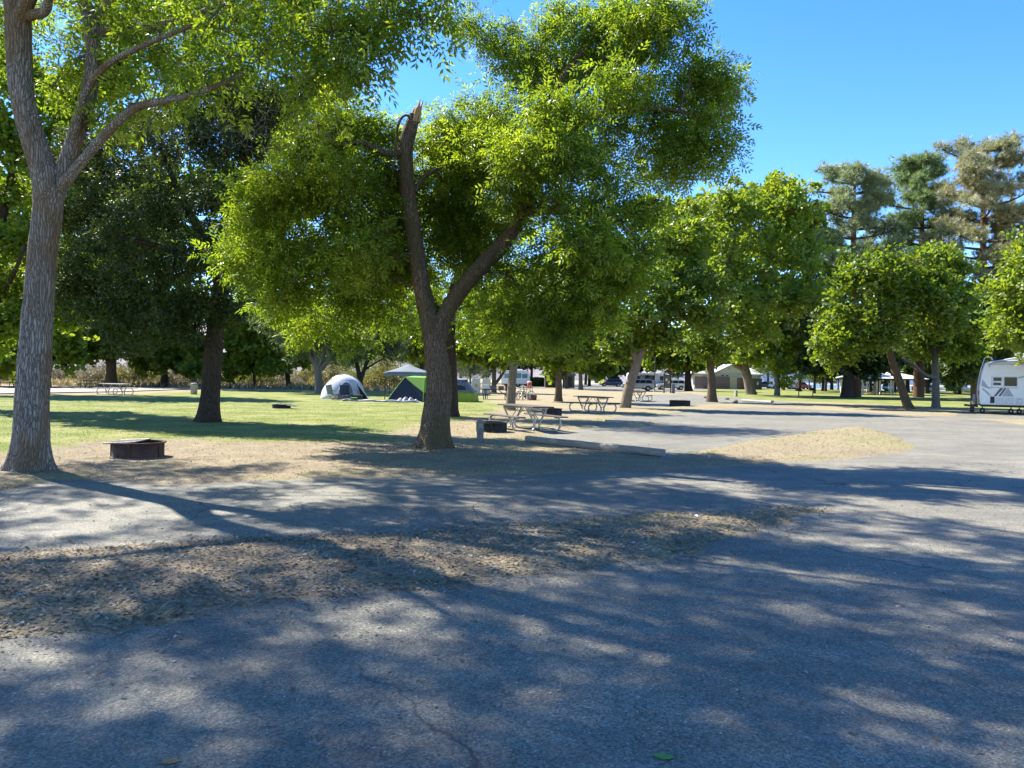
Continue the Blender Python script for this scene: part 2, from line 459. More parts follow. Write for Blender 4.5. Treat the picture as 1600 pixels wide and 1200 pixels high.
LAWN_L = [gp(-500, 740), gp(-200, 735), gp(0, 716), gp(90, 706), gp(180, 694), gp(300, 690), gp(400, 698), gp(520, 697), gp(610, 688), gp(655, 672), gp(740, 652), gp(790, 640), gp(770, 626),
          gp(740, 616), gp(620, 612), gp(500, 611), gp(330, 610), gp(200, 618), gp(0, 618), gp(-500, 612)]
LAWN_R = [gp(1110, 622), gp(1200, 626), gp(1290, 629), gp(1400, 634), gp(1540, 640), gp(1800, 646), gp(1800, 618), gp(1500, 612), gp(1300, 608), gp(1190, 607), gp(1090, 605)]
LAWNS = [LAWN_L, LAWN_R]
PATH = [gp(-300, 614), gp(0, 617), gp(200, 613), gp(330, 608), gp(330, 606), gp(200, 607.5), gp(0, 609), gp(-300, 607)]

def poly_sd(x, y, poly):
    """signed distance, positive inside"""
    P = np.array(poly); Q = np.roll(P, -1, axis=0)
    best = np.full(x.shape, 1e9); ins = np.zeros(x.shape, dtype=bool)
    for (ax, ay), (bx, by) in zip(P, Q):
        ex, ey = bx - ax, by - ay
        L = ex * ex + ey * ey + 1e-12
        t = np.clip(((x - ax) * ex + (y - ay) * ey) / L, 0, 1)
        d = (x - ax - t * ex) ** 2 + (y - ay - t * ey) ** 2
        best = np.minimum(best, d)
        c = ((ay > y) != (by > y)) & (x < (bx - ax) * (y - ay) / (by - ay + 1e-12) + ax)
        ins ^= c
    return np.where(ins, 1, -1) * np.sqrt(best)
def cover(x, y):
    """distance off the asphalt, lawn share, dry-grass share, height"""
    dist = np.hypot(x, y)
    road = np.maximum.reduce([poly_sd(x, y, p) for p in ROADS])
    off = -road + (fbm(x * 2.2, y * 2.2) - 0.47) * 0.5 + (fbm(x * 9, y * 9, 2) - 0.37) * 0.22
    lw = np.maximum.reduce([poly_sd(x, y, p) for p in LAWNS])
    wob = (fbm(x * 0.7, y * 0.7) - 0.47) * 4.0 + (fbm(x * 3.1 + 40, y * 3.1) - 0.47) * 1.6
    lawn = smooth01(lw + wob, -0.5, 1.0)
    isl = poly_sd(x, y, ISLAND)
    # dry grass: picnic ground, verge tips and the far margins; bare soil near the left tree and fire ring
    bare = np.exp(-(((x + 3.8) / 4.6) ** 2 + ((y - 13.2) / 2.6) ** 2))
    dry = smooth01(fbm(x * 0.45 + 9, y * 0.45) + 0.004 * (y - 14) - 0.9 * bare, 0.34, 0.62)
    edge = np.exp(-((off - 0.25) / 0.35) ** 2) * smooth01(fbm(x * 0.6, y * 0.6 + 30), 0.38, 0.55)
    dry = np.where(isl > -0.6, smooth01(fbm(x * 0.9 + 3, y * 0.9) + 0.05 * (x + 0.5), 0.45, 0.75), dry)
    tip = np.exp(-(((x - 9.5) / 4.0) ** 2 + ((y - 21.5) / 5.0) ** 2))
    dry = np.clip(np.maximum(np.maximum(dry, edge * 0.8), tip * (0.55 + 0.9 * (fbm(x * 1.7, y * 1.7 + 8) - .2))), 0, 1)
    gr = edge * smooth01(fbm(x * 1.3 + 70, y * 1.3), 0.4, 0.6) * 0.38
    gr = np.where(isl > -0.6, gr * 0.45, gr)
    gr = np.maximum(gr, np.exp(-(((x - 10.3) / 1.6) ** 2 + ((y - 20.5) / 2.5) ** 2)) * 0.5 * smooth01(fbm(x * 2.3, y * 2.3 + 5), .35, .55))
    lawn = np.clip(np.maximum(lawn, gr), 0, 1)
    h = np.clip(off, -0.4, 0.45) * 0.08 + (fbm(x * 1.1 + 5, y * 1.1) - 0.45) * 0.06 * np.clip(off / 1.2, 0, 1) * smooth01(-dist, -34.0, -14.0) + (fbm(x * 7, y * 7, 3) - 0.42) * 0.03 * np.clip(off + 0.2, 0, 1) * smooth01(-dist, -17.0, -8.0)
    return off, lawn, dry, h, isl, lw

rows = 0.9 * 1.0158 ** np.arange(340)
cols = np.linspace(-1.25, 1.25, 431)
D, T = np.meshgrid(rows, cols, indexing='ij')
X = T * (D + 2.0); Y = D
OFF, LAWNM, DRYM, H, ISL, LWM = cover(X, Y)
V = np.stack([X, Y, H], -1).reshape(-1, 3)
nr, nc = D.shape
I = np.arange(nr * nc).reshape(nr, nc)
F = np.stack([I[:-1, :-1], I[:-1, 1:], I[1:, 1:], I[1:, :-1]], -1).reshape(-1, 4)
def fmean(A): a = A.reshape(-1); return a[F].mean(1)
fo, fl, fi, fw = fmean(OFF), fmean(LAWNM), fmean(ISL), fmean(LWM)
sel_road_under = fo < -0.6
is_isl = (fi > -0.45) & ~sel_road_under
is_lawn = (fw + 0.4 > 0) & ~is_isl & ~sel_road_under
is_gr = ~is_lawn & ~is_isl & ~sel_road_under
def ground_piece(name, mask):
    f = F[mask]
    u, inv = np.unique(f, return_inverse=True)
    me = np_mesh(name, V[u], inv.reshape(f.shape), M['ground'], True)
    a = me.attributes.new('cover', 'FLOAT_COLOR', 'POINT')
    c = np.stack([LAWNM.reshape(-1)[u], DRYM.reshape(-1)[u], np.zeros(len(u)), np.ones(len(u))], -1).astype(np.float32)
    a.data.foreach_set('color', c.ravel())
    return tag(link(name, me), kind='structure')
ground_piece('ground', is_gr)
ground_piece('lawn', is_lawn)
ground_piece('dirt_verge', is_isl)

mb = MB()
for p in ROADS:
    n = len(p)
    # the sheet runs on under the soil edge
    c = np.mean(np.array(p), axis=0)
mb.add([(-70, -25, 0), (70, -25, 0), (70, 240, 0), (-70, 240, 0)], [(0, 1, 2, 3)])
tag(mb.build('road', M['asphalt']), kind='structure')

m, nt, out = new_mat('far_soil')
tc = nt.nodes.new('ShaderNodeTexCoord')
p = N(nt, 'ShaderNodeBsdfPrincipled', Roughness=0.95)
nt.links.new(ramp(nt, noise(nt, tc.outputs['Object'], 0.15, 8, 0.7), [(0.3, (0.20, 0.19, 0.08)), (0.6, (0.36, 0.31, 0.17))]), p.inputs['Base Color'])
nt.links.new(p.outputs[0], out.inputs[0]); M['far_soil'] = m
mb = MB(); mb.add([(-6000, -3000, -0.12), (6000, -3000, -0.12), (6000, 9000, -0.12), (-6000, 9000, -0.12)], [(0, 1, 2, 3)])
tag(mb.build('terrain', M['far_soil']), kind='structure')
M['sand'] = simple('pale_sand', (0.36, 0.30, 0.22), 0.95, (0.26, 0.21, 0.15), 3.0, bump=0.3)
mb = MB(); mb.add([(p_[0], p_[1], 0.10) for p_ in PATH], [tuple(range(len(PATH)))])
tag(mb.build('path', M['sand']), kind='structure')

# far hills: dry sage slopes, and a farther range with haze painted as blue
def hills(name, x0, x1, y, hmax, seed, col, col2):
    n, k = 140, 14
    xs = np.linspace(x0, x1, n); vv = []; 
    for j in range(k):
        t = j / (k - 1)
        hh = hmax * (0.45 + 0.75 * fbm(xs / (hmax * 3.2) + seed, np.full(n, seed + t * 1.2), 5))
        z = hh * math.sin(t * math.pi / 2) * np.clip(np.minimum(xs - x0, x1 - xs) / (0.12 * (x1 - x0)), 0, 1) - 1.0
        vv.append(np.stack([xs, np.full(n, y + t * hmax * 2.2) + 20 * fbm(xs / 40, np.full(n, t * 9)), z], -1))
    vv = np.concatenate(vv); I = np.arange(n * k).reshape(k, n)
    ff = np.stack([I[:-1, :-1], I[:-1, 1:], I[1:, 1:], I[1:, :-1]], -1).reshape(-1, 4)
    mt = simple(name + '_slope', col, 0.95, col2, 0.02)
    tag(link(name, np_mesh(name, vv, ff, mt, True)), kind='structure')
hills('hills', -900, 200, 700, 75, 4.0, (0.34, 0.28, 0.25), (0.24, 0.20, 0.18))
hills('hills', -400, 1900, 1900, 210, 9.0, (0.10, 0.15, 0.24), (0.07, 0.11, 0.18))  # blue distance haze put into the slope colour
m, nt, out = new_mat('river_water')
p = N(nt, 'ShaderNodeBsdfPrincipled', Roughness=0.12); p.inputs['Base Color'].default_value = (0.05, 0.13, 0.22, 1)
tc = nt.nodes.new('ShaderNodeTexCoord'); b = N(nt, 'ShaderNodeBump', Strength=0.3, Distance=0.2)
nt.links.new(noise(nt, tc.outputs['Object'], 0.8, 4), b.inputs['Height']); nt.links.new(b.outputs[0], p.inputs['Normal']); nt.links.new(p.outputs[0], out.inputs[0])
mb = MB(); mb.add([(60, 235, -0.02), (420, 235, -0.02), (600, 640, -0.02), (60, 640, -0.02)], [(0, 1, 2, 3)])
tag(mb.build('river', m), kind='structure')

# ------------------------------------------------------------------ scattered ground cover (uncountable)
def frames(fwd, rs, roll=None):
    """random frames about unit vectors"""
    n = len(fwd)
    r = rs.normal(size=(n, 3))
    s = np.cross(fwd, r); s /= np.linalg.norm(s, axis=1)[:, None] + 1e-9
    u = np.cross(s, fwd)
    return s, u
def instance(tv, tf, pos, fwd, side, up, size):
    """stamp a template (k verts, m faces) at n places; returns verts, faces"""
    n, k = len(pos), len(tv)
    size = np.asarray(size).reshape(n, 1, 1)
    v = pos[:, None, :] + size * (tv[None, :, 0:1] * fwd[:, None, :] + tv[None, :, 1:2] * side[:, None, :] + tv[None, :, 2:3] * up[:, None, :])
    f = tf[None] + (np.arange(n) * k)[:, None, None]
    return v.reshape(-1, 3), f.reshape(-1, tf.shape[1])
FLAKE_V = np.array([(0, 0, 0), (0.5, 0.30, 0.10), (1, 0, 0.02), (0.5, -0.30, 0.10)]); FLAKE_F = np.array([(0, 1, 2), (0, 2, 3)])
BLADE_V = np.array([(0, -0.045, 0), (0, 0.045, 0), (0.55, 0.035, 0.05), (0.55, -0.035, 0.05), (1.0, 0, 0.22)])
BLADE_F = np.array([(0, 1, 2), (0, 2, 3), (3, 2, 4)])
def scatter_pts(n, d0, d1, tmax, rs, power=1.0):
    d = d0 + (d1 - d0) * rs.rand(n) ** power
    t = rs.uniform(-tmax, tmax, n)
    return t * (d + 0.5), d
# litter: dead leaves and bark chips on soil, a few blown on the asphalt
x, y = scatter_pts(80000, 3.0, 26, 0.85, RS, 1.0)
x2, y2 = scatter_pts(120000, 3.8, 10.5, 0.85, RS, 1.0); x = np.concatenate([x, x2]); y = np.concatenate([y, y2])
off, lw, dr, h, il, _ = cover(x, y)
keep = (RS.rand(len(x)) < np.where(off > 0.02, 0.62 * (1 - 0.7 * lw), 0.045 + 0.40 * np.exp(np.minimum(off, 0) / 0.22)))
x, y, h, off = x[keep], y[keep], h[keep], off[keep]
n = len(x)
az = RS.uniform(0, 2 * np.pi, n); el = RS.normal(0.05, 0.22, n)
fw_ = np.stack([np.cos(az) * np.cos(el), np.sin(az) * np.cos(el), np.sin(el)], -1)
up_ = np.tile([0, 0, 1.0], (n, 1)) + RS.normal(size=(n, 3)) * 0.25
sd_ = np.cross(up_, fw_); sd_ /= np.linalg.norm(sd_, axis=1)[:, None]; up_ = np.cross(fw_, sd_)
v, f = instance(FLAKE_V, FLAKE_F, np.stack([x, y, np.maximum(h, 0) + 0.006], -1), fw_, sd_, up_, (0.012 + 0.045 * RS.rand(n) ** 2) * np.where(off < 0, 0.7, 1.0))
tag(link('leaf_litter', np_mesh('leaf_litter', v, f, M['litter'])), kind='stuff')
# straw and grass blades
def blades(name, n, d0, d1, fun, mat, hmin, hmax, lean, width=1.0):
    x, y = scatter_pts(n, d0, d1, 0.85, RS, 0.9)
    c = cover(x, y)
    keep = RS.rand(n) < fun(*c)
    x, y, h = x[keep], y[keep], c[3][keep]
    k = len(x)
    az = RS.uniform(0, 2 * np.pi, k); el = np.clip(RS.normal(lean, 0.35, k), 0.05, 1.5)
    fw_ = np.stack([np.cos(az) * np.cos(el), np.sin(az) * np.cos(el), np.sin(el)], -1)
    s, u = frames(fw_, RS)
    tv = BLADE_V.copy(); tv[:, 1] *= width
    v, f = instance(tv, BLADE_F, np.stack([x, y, h - 0.005], -1), fw_, s, u, RS.uniform(hmin, hmax, k))
    tag(link(name, np_mesh(name, v, f, mat)), kind='stuff')
blades('dry_grass', 150000, 3.9, 30, lambda off, lw, dr, h, il, q: np.where(off > 0.03, (0.15 + 0.85 * dr) * (1 - lw), 0), M['straw'], 0.04, 0.11, 0.30, .7)
blades('grass_tufts', 85000, 4.5, 42, lambda off, lw, dr, h, il, q: np.where(off > 0.03, np.clip(lw * 1.0, 0, 1), 0), M['grass_green'], 0.03, 0.085, 0.9)
# ================================================================== TREES
def catmull(P, R, step):
    P = np.array(P, float); R = np.array(R, float)
    if len(P) == 2: P = np.array([P[0], (P[0] + P[1]) / 2, P[1]]); R = np.array([R[0], (R[0] + R[1]) / 2, R[1]])
    Q = np.vstack([2 * P[0] - P[1], P, 2 * P[-1] - P[-2]])
    op, orr = [], []
    for i in range(len(P) - 1):
        n = max(2, int(np.linalg.norm(P[i + 1] - P[i]) / step))
        for k in range(n):
            t = k / n
            a, b, c, d = Q[i], Q[i + 1], Q[i + 2], Q[i + 3]
            op.append(0.5 * ((2 * b) + (c - a) * t + (2 * a - 5 * b + 4 * c - d) * t * t + (3 * b - a - 3 * c + d) * t ** 3))
            orr.append(R[i] + (R[i + 1] - R[i]) * t)
    op.append(P[-1]); orr.append(R[-1])
    return np.array(op), np.array(orr)
class NPB:
    def __init__(self): self.v = []; self.f = []; self.n = 0
    def add(self, v, f): self.v.append(v); self.f.append(f + self.n); self.n += len(v)
    def mesh(self, name, mat, smooth=True): return np_mesh(name, np.concatenate(self.v), np.concatenate(self.f), mat, smooth)
def limb(B, P, R, step=0.25, segs=8, rough=0.0, seed=0, flare=0.0, tip=True):
    """tapered tube along a curve; rough adds furrowed ridges and lumps, flare adds root buttresses"""
    p, r = catmull(P, R, step)
    n = len(p)
    t = np.gradient(p, axis=0); t /= np.linalg.norm(t, axis=1)[:, None] + 1e-9
    a = np.zeros((n, 3)); ref = np.array([1.0, 0.2, 0.1])
    cur = ref - t[0] * ref.dot(t[0]); cur /= np.linalg.norm(cur)
    for i in range(n):
        cur = cur - t[i] * cur.dot(t[i]); cur /= np.linalg.norm(cur) + 1e-9; a[i] = cur
    b = np.cross(t, a)
    ang = np.linspace(0, 2 * np.pi, segs, endpoint=False)
    L = np.concatenate([[0], np.cumsum(np.linalg.norm(np.diff(p, axis=0), axis=1))])
    A, LL = np.meshgrid(ang, L)
    rr = np.repeat(r[:, None], segs, 1)
    if rough:
        rid = fbm(A / (2 * np.pi) * 26 + seed, LL * 2.2 + seed * 3, 3) - 0.44
        wrapb = np.abs(np.sin((A * 13) / 2 + 5 * (fbm(np.cos(A) * 2 + seed, LL * 1.3 + np.sin(A) * 2, 2) - 0.4) * 3)) - 0.6
        lump = fbm(np.cos(A) * 1.2 + seed, LL * 0.9 + np.sin(A) * 1.2, 3) - 0.45
        rr = rr * (1 + rough * (0.35 * rid + 0.45 * wrapb) + 0.22 * lump)
    if flare:
        but = 0.55 + 0.45 * np.cos(A * 5 + seed + 0.8 * np.sin(2 * A))
        rr = rr * (1 + flare * np.exp(-LL / (0.8 * r[0])) * but)
    v = p[:, None, :] + rr[:, :, None] * (np.cos(ang)[None, :, None] * a[:, None, :] + np.sin(ang)[None, :, None] * b[:, None, :])
    I = np.arange(n * segs).reshape(n, segs); J = np.roll(I, -1, axis=1)
    f = np.stack([I[:-1], J[:-1], J[1:], I[1:]], -1).reshape(-1, 4)
    B.add(v.reshape(-1, 3), f)
    if tip:
        B.add(np.vstack([v[-1], p[-1] + t[-1] * r[-1] * 0.4]), np.array([(k, (k + 1) % segs, segs, segs) for k in range(segs)])) if False else None
    return p, r
def leaflet(x0, y0, ang, L, w, dz=0.0):
    ca, sa = math.cos(ang), math.sin(ang)
    q = [(0, 0, 0), (0.45 * L, w * L / 2, 0.03 * L), (L, 0, -0.10 * L), (0.45 * L, -w * L / 2, 0.03 * L)]
    return [(x0 + a * ca - b * sa, y0 + a * sa + b * ca, c + dz) for a, b, c in q]
def tmpl(leaves):
    v = []; f = []
    for q in leaves:
        b = len(v); v += q; f += [(b, b + 1, b + 2), (b, b + 2, b + 3)]
    return np.array(v), np.array(f)
T_ASH = tmpl([leaflet(0.28, 0.02, 0.95, 0.42, 0.34), leaflet(0.28, -0.02, -0.95, 0.42, 0.34), leaflet(0.55, 0.02, 0.85, 0.42, 0.34), leaflet(0.55, -0.02, -0.85, 0.42, 0.34, 0.02),
              leaflet(0.8, 0.01, 0.55, 0.38, 0.34, -0.02), leaflet(0.82, 0, -0.35, 0.42, 0.34, -0.03)])
_r = random.Random(5)
def _rl(k, w, L):
    out = []
    for i in range(k):
        a = _r.uniform(-2.2, 2.2); x0 = _r.uniform(0, 0.7); z = _r.uniform(-0.2, 0.2)
        q = leaflet(x0, _r.uniform(-0.12, 0.12), a, L, w, 0)
        tz = _r.uniform(-0.8, 0.8)
        out.append([(p[0], p[1], p[2] + z + tz * (math.hypot(p[0] - q[0][0], p[1] - q[0][1])) * (1 if j != 3 else 0.6)) for j, p in enumerate(q)])
    return out
T_BROAD = tmpl(_rl(6, 0.8, 0.42))
T_FINE = tmpl(_rl(8, 0.5, 0.30))
T_LONG = tmpl(_rl(7, 0.22, 0.5))
T_FAR = tmpl(_rl(4, 0.9, 0.6))
def _needles(k):
    v = []; f = []
    for i in range(k):
        a = 2 * math.pi * i / k + _r.uniform(-.3, .3); s = _r.uniform(0.35, 0.95)
        d = Vector((math.cos(s), math.sin(s) * math.cos(a), math.sin(s) * math.sin(a)))
        o = d.orthogonal().normalized() * 0.055
        b = len(v); v += [tuple(-o), tuple(o), tuple(d)]; f.append((b, b + 1, b + 2))
    return np.array(v), np.array(f)
T_NEEDLE = _needles(8)
TEMPL = {'ash': T_ASH, 'broad': T_BROAD, 'fine': T_FINE, 'long': T_LONG, 'far': T_FAR, 'needle': T_NEEDLE}

def sphere_pts(n, rs, shell=0.45):
    d = rs.normal(size=(n, 3)); d /= np.linalg.norm(d, axis=1)[:, None]
    return d * (rs.rand(n) ** shell)[:, None]
def make_tree(name, label, base, limbs, lobes, leaf, leafmat, bark, cat='tree', group=None, seed=0, clumps=9, sprays=40, size=0.25, spread=0.55,
              droop=0.25, segs=10, step=0.25, rough=0.0, flare=0.0, bare=None, lsq=0.8, twig=0.011, small=None, ragged=0.0, hard=False, gaps=False):
    """limbs: list of (points, radii) in world space, first is the trunk; lobes: (centre, radius[, weight]) of foliage masses"""
    rs = np.random.RandomState(seed + 100)
    base = np.array([base[0], base[1], 0.0])
    root = empty(name, base, 0, label, cat, group)
    nodes = []; nrad = []
    TB = NPB()
    for i, (P, R) in enumerate(limbs):
        p, r = limb(TB, np.array(P, float) - base, R, step, segs if i == 0 else max(6, int(segs * 0.75)), rough, seed + i, flare if i == 0 else 0)
        skip = max(1, int(len(p) * (0.35 if i == 0 else 0.1)))
        nodes.append(p[skip:]); nrad.append(r[skip:])
    link('trunk', TB.mesh('trunk', bark), root)
    nodes = np.concatenate(nodes); nrad = np.concatenate(nrad)
    BB = NPB()
    cl = []
    lobes = [(np.array(l[0], float) - base, l[1], l[2] if len(l) > 2 else 1.0) for l in lobes]
    def attach(tgt, r1, up=0.0, nseg=5, wob=0.12):
        nonlocal nodes, nrad
        dv = nodes - tgt
        cost = np.linalg.norm(dv, axis=1) + 0.6 * np.maximum(dv[:, 2], 0)
        k = int(np.argmin(cost)); a = nodes[k]; L = np.linalg.norm(tgt - a)
        if L < 0.12: return
        r0 = min(nrad[k] * 0.75, max(r1 * 1.6, 0.012 * L + r1))
        t = np.linspace(0, 1, 4)[:, None]
        mid = a + (tgt - a) * t + np.array([0, 0, 1.0]) * (up * L * np.sin(t * np.pi))
        mid[1:3] += rs.normal(size=(2, 3)) * wob * L * 0.5
        p, r = limb(BB, mid, np.linspace(r0, r1, 4), max(0.3, L / 6), nseg if r0 > .02 else 3)
        nodes = np.vstack([nodes, p[1:]]); nrad = np.concatenate([nrad, r[1:]])
    if ragged:
        ex = []
        for (c, r, w) in lobes:
            for k in range(3):
                d = rs.normal(size=3); d /= np.linalg.norm(d)
                ex.append((c + d * r * rs.uniform(.75, 1.5) * np.array([1, 1, .8]), r * rs.uniform(.25, .5), w * ragged * .32))
        lobes = [(c, r * .9, w) for c, r, w in lobes] + ex
    order = np.argsort([np.min(np.linalg.norm(nodes - l[0], axis=1)) for l in lobes])
    pts = []
    for oi in order:
        c, r, w = lobes[oi]
        attach(c - np.array([0, 0, 0.25 * r]), max(0.02, twig * 2.2), 0.10, 6)
        n = max(3, int(clumps * w))
        q = sphere_pts(n, rs) * np.array([r, r, r * lsq]) + c
        # join clumps from the inside out
        for s in q[np.argsort(np.linalg.norm(q - c, axis=1))]:
            attach(s, twig, 0.08, 4)
            tiny = small is not None and r < 1.0
            cl.append((s, r * (small[0] if tiny else spread) * rs.uniform(.6, 1.3), int(sprays * (small[1] if tiny else 1.0) * rs.uniform(.5, 1.3)) + 2))
    if bare:
        for (c, r, n) in bare:
            c = np.array(c, float) - base
            for s in sphere_pts(n, rs, 0.7) * r + c: attach(s, 0.0055, -0.1, 3, 0.35)
    if BB.n: link('branches', BB.mesh('branches', bark), root)['kind'] = 'stuff'
    ref = np.median([c[1] for c in cl])
    cl = [(a, b_, max(3, int(k * np.clip((b_ / ref) ** 1.5, .15, 1.8)))) for a, b_, k in cl] if small is None else cl
    cen = np.array([c[0] for c in cl]); rad = np.array([c[1] for c in cl])
    idx = np.repeat(np.arange(len(cen)), [c[2] for c in cl]); n = len(idx)
    o = rs.normal(size=(n, 3)) * 0.5
    if hard: o = sphere_pts(n, rs, 0.4)
    o[:, 2] *= 0.75
    pos = cen[idx] + o * rad[idx][:, None]
    if gaps:
        k = open_gaps(pos, base); pos = pos[k]; o = o[k]; n = len(pos)
    f = o + rs.normal(size=(n, 3)) * 0.55 + np.array([0, 0, -droop])
    f /= np.linalg.norm(f, axis=1)[:, None] + 1e-9
    upv = rs.normal(size=(n, 3)) * 0.75 + np.array([0, 0, 0.7])
    s = np.cross(upv, f); s /= np.linalg.norm(s, axis=1)[:, None] + 1e-9
    u = np.cross(f, s)
    tv, tf = TEMPL[leaf]
    v, fc = instance(tv, tf, pos, f, s, u, size * rs.uniform(0.7, 1.25, n))
    link('crown', np_mesh('crown', v, fc, leafmat), root)['kind'] = 'stuff'
    return root
def lobes_px(depth, L):
    """(px, py, radius px, depth offset[, weight]) -> world lobes"""
    out = []
    for l in L:
        d = depth + l[3]
        out.append((W(l[0], l[1], d), l[2] * d / FPX) + ((l[4],) if len(l) > 4 else ()))
    return out
def path_px(depth, L):
    """(px, py, width px[, depth offset]) -> (points, radii)"""
    P = []; R = []
    for l in L:
        d = depth + (l[3] if len(l) > 3 else 0)
        P.append(W(l[0], l[1], d)); R.append(l[2] * d / FPX / 2)
    return P, R

# openings in the two near crowns: cut along the sun's rays to land sun spots at chosen ground points
SUNV = np.array([math.sin(SUN_AZ) * math.cos(SUN_EL), math.cos(SUN_AZ) * math.cos(SUN_EL), math.sin(SUN_EL)])
SUN_SPOTS = np.array([(*G(px, py)[:2], 0.85 * r * G(px, py)[1] / FPX + 0.075) for px, py, r in [(30, 1012, 60), (55, 1035, 50), (235, 1056, 44), (110, 1095, 24), (90, 1120, 46), (30, 1145, 40), (230, 1125, 44), (305, 1090, 38), (340, 1125, 22), (385, 1175, 50), (600, 975, 46), (555, 1002, 30), (320, 1032, 22), (670, 1010, 20), (545, 967, 20), (530, 1092, 20), (410, 1045, 20), (875, 987, 32), (980, 1015, 46), (865, 1100, 42), (1375, 1090, 44), (1420, 1096, 34), (1545, 1020, 46), (1495, 995, 36), (1110, 875, 48), (1170, 880, 36), (1280, 898, 46), (1340, 903, 46), (1210, 935, 36), (1285, 955, 32), (1375, 862, 36), (1515, 910, 42), (1550, 960, 26), (1575, 880, 42), (1160, 1170, 36), (965, 1125, 26), (1500, 1155, 30), (745, 1160, 46), (650, 1185, 32), (1450, 760, 42), (1560, 770, 46), (1500, 800, 44), (1580, 812, 44), (1430, 800, 36), (1540, 842, 42), (1480, 852, 40), (1400, 830, 40), (1350, 760, 34), (1590, 745, 40), (1330, 800, 34), (1300, 845, 34), (375, 827, 20), (670, 793, 20), (750, 792, 24), (625, 820, 36), (425, 800, 22), (545, 777, 40), (480, 770, 30), (540, 858, 26), (795, 842, 36), (325, 907, 30), (550, 897, 22), (50, 875, 60), (125, 870, 60), (100, 920, 40), (950, 862, 56), (875, 840, 42), (1025, 842, 40), (1100, 815, 36), (60, 800, 50), (150, 830, 46), (30, 835, 50), (120, 790, 40), (220, 850, 36), (700, 950, 24)]])
def open_gaps(pos, base):
    """keep mask: leaves standing in an opening are left out"""
    w = pos + base
    q = w[:, :2] - SUNV[:2] * (w[:, 2:3] / SUNV[2])
    q = q + 0.10 * np.stack([np.sin(w[:, 2] * 7 + w[:, 0] * 5), np.cos(w[:, 2] * 6 + w[:, 1] * 5)], -1)
    keep = np.ones(len(w), bool)
    for gx, gy, gr in SUN_SPOTS: keep &= (q[:, 0] - gx) ** 2 + (q[:, 1] - gy) ** 2 > gr * gr
    return keep

# ---- the ash at the left: thick grey trunk forking at head-and-a-half height, crown reaching over the road
b = G(47, 737); dL = b[1]
trunk = path_px(dL, [(47, 742, 61.6), (49, 690, 51.8), (52, 600, 46.2), (58, 500, 43.4), (66, 400, 40.6), (76, 320, 42.0), (70, 270, 37.8, -.1), (52, 215, 35.0, -.15), (36, 150, 33.6, -.2), (30, 70, 36.4, -.2), (26, 0, 37.8, -.2), (10, -120, 32.2, 0), (-20, -300, 25.2, .3), (-40, -520, 15.4, .5), (-50, -700, 7.0, .5)])
limbs = [trunk,
    path_px(dL, [(80, 315, 30.8), (100, 265, 26.6), (118, 215, 23.8), (138, 150, 23.8, .1), (146, 90, 22.4, .2), (140, 30, 21.0, .3), (120, -60, 19.6, .6), (150, -220, 15.4, .8), (170, -420, 8.4, 1.0)]),
    path_px(dL, [(88, 300, 21.0), (120, 262, 15.4, -.2), (160, 215, 13.3, -.4), (210, 170, 11.9, -.6), (262, 156, 9.8, -.8), (310, 146, 8.4, -1.0), (380, 115, 5.6, -1.2)]),
    path_px(dL, [(110, 235, 16.8), (128, 160, 11.9, -.3), (160, 108, 9.8, -.5), (215, 75, 8.4, -.8), (300, 40, 6.3, -1.0)]),
    path_px(dL, [(150, 48, 16.8, .3), (200, 52, 14.0, .2), (250, 40, 11.9, 0), (310, 22, 10.5, -.3), (400, -20, 9.1, -.8), (520, -70, 7.0, -1.4), (680, -130, 4.2, -2)]),
    path_px(dL, [(145, 60, 15.4, .3), (170, 0, 12.6, .8), (230, -90, 10.5, 1.2), (360, -200, 8.4, 1.6), (520, -330, 5.6, 2)]),
    path_px(dL, [(28, 40, 23.8, -.2), (70, -60, 18.2, -.8), (140, -200, 14.0, -1.6), (260, -360, 9.8, -2.4), (400, -520, 5.6, -3)]),
    path_px(dL, [(20, -20, 21.0, 0), (-80, -120, 16.8, .4), (-240, -260, 11.2, .8), (-420, -380, 5.6, 1)]),
    path_px(dL, [(45, 25, 16.8, -.3), (75, 5, 12.6, -.6), (60, -120, 9.8, -1.6), (20, -300, 7.0, -3)]),
]
lobes = lobes_px(dL, [(330, 20, 70, -.5), (250, 70, 45, 0, .6), (420, 60, 65, -.6), (520, 40, 65, -1), (600, 25, 50, -1.2, .6), (660, 20, 40, -1.3, .4), (360, 120, 50, -.8, .5), (480, 120, 45, -.8, .5),
                      (190, 20, 50, .3, .5), (230, 150, 40, 0, .3), (150, 180, 34, 0, .25), (120, 90, 30, .4, .3), (80, 130, 30, .6, .3), (560, 90, 40, -1, .3)])
for (x, y, z, r, w) in [(-8.6, 11.5, 11.5, 2.6, 1.6), (-5.2, 10.8, 10.6, 2.2, 1.5), (-2.4, 10.8, 9.6, 1.8, 1.3), (-5.6, 8.6, 10.2, 2.1, 1.5), (-8.6, 8.4, 11, 2.3, 1.5), (-11.2, 10.4, 11.5, 2.2, 1.2), (-11, 13.6, 11.5, 2.2, 1.0),
                        (-7.4, 14.4, 11, 2.4, 1.2), (-4.0, 13.4, 10.4, 2.2, 1.3), (-14.3, 15, 10, 2.2, 1.1), (-13, 12.4, 10.4, 2.1, 1.1), (-12.6, 17.4, 10, 2.0, 1), (-15.5, 12.6, 10.6, 2.0, 1), (-9, 15.6, 9.6, 1.9, 1), (-6.2, 16.4, 9.6, 1.8, 1), (-4.2, 15.4, 9.2, 1.7, 1), (-8, 17.6, 10, 1.9, 1), (-7.4, 9.6, 12.9, 2.0, .7), (-9.4, 11, 13, 2.0, .7), (-1.6, 12.6, 10.0, 1.5, .9)]:
    lobes.append(((x, y, z), r, w))
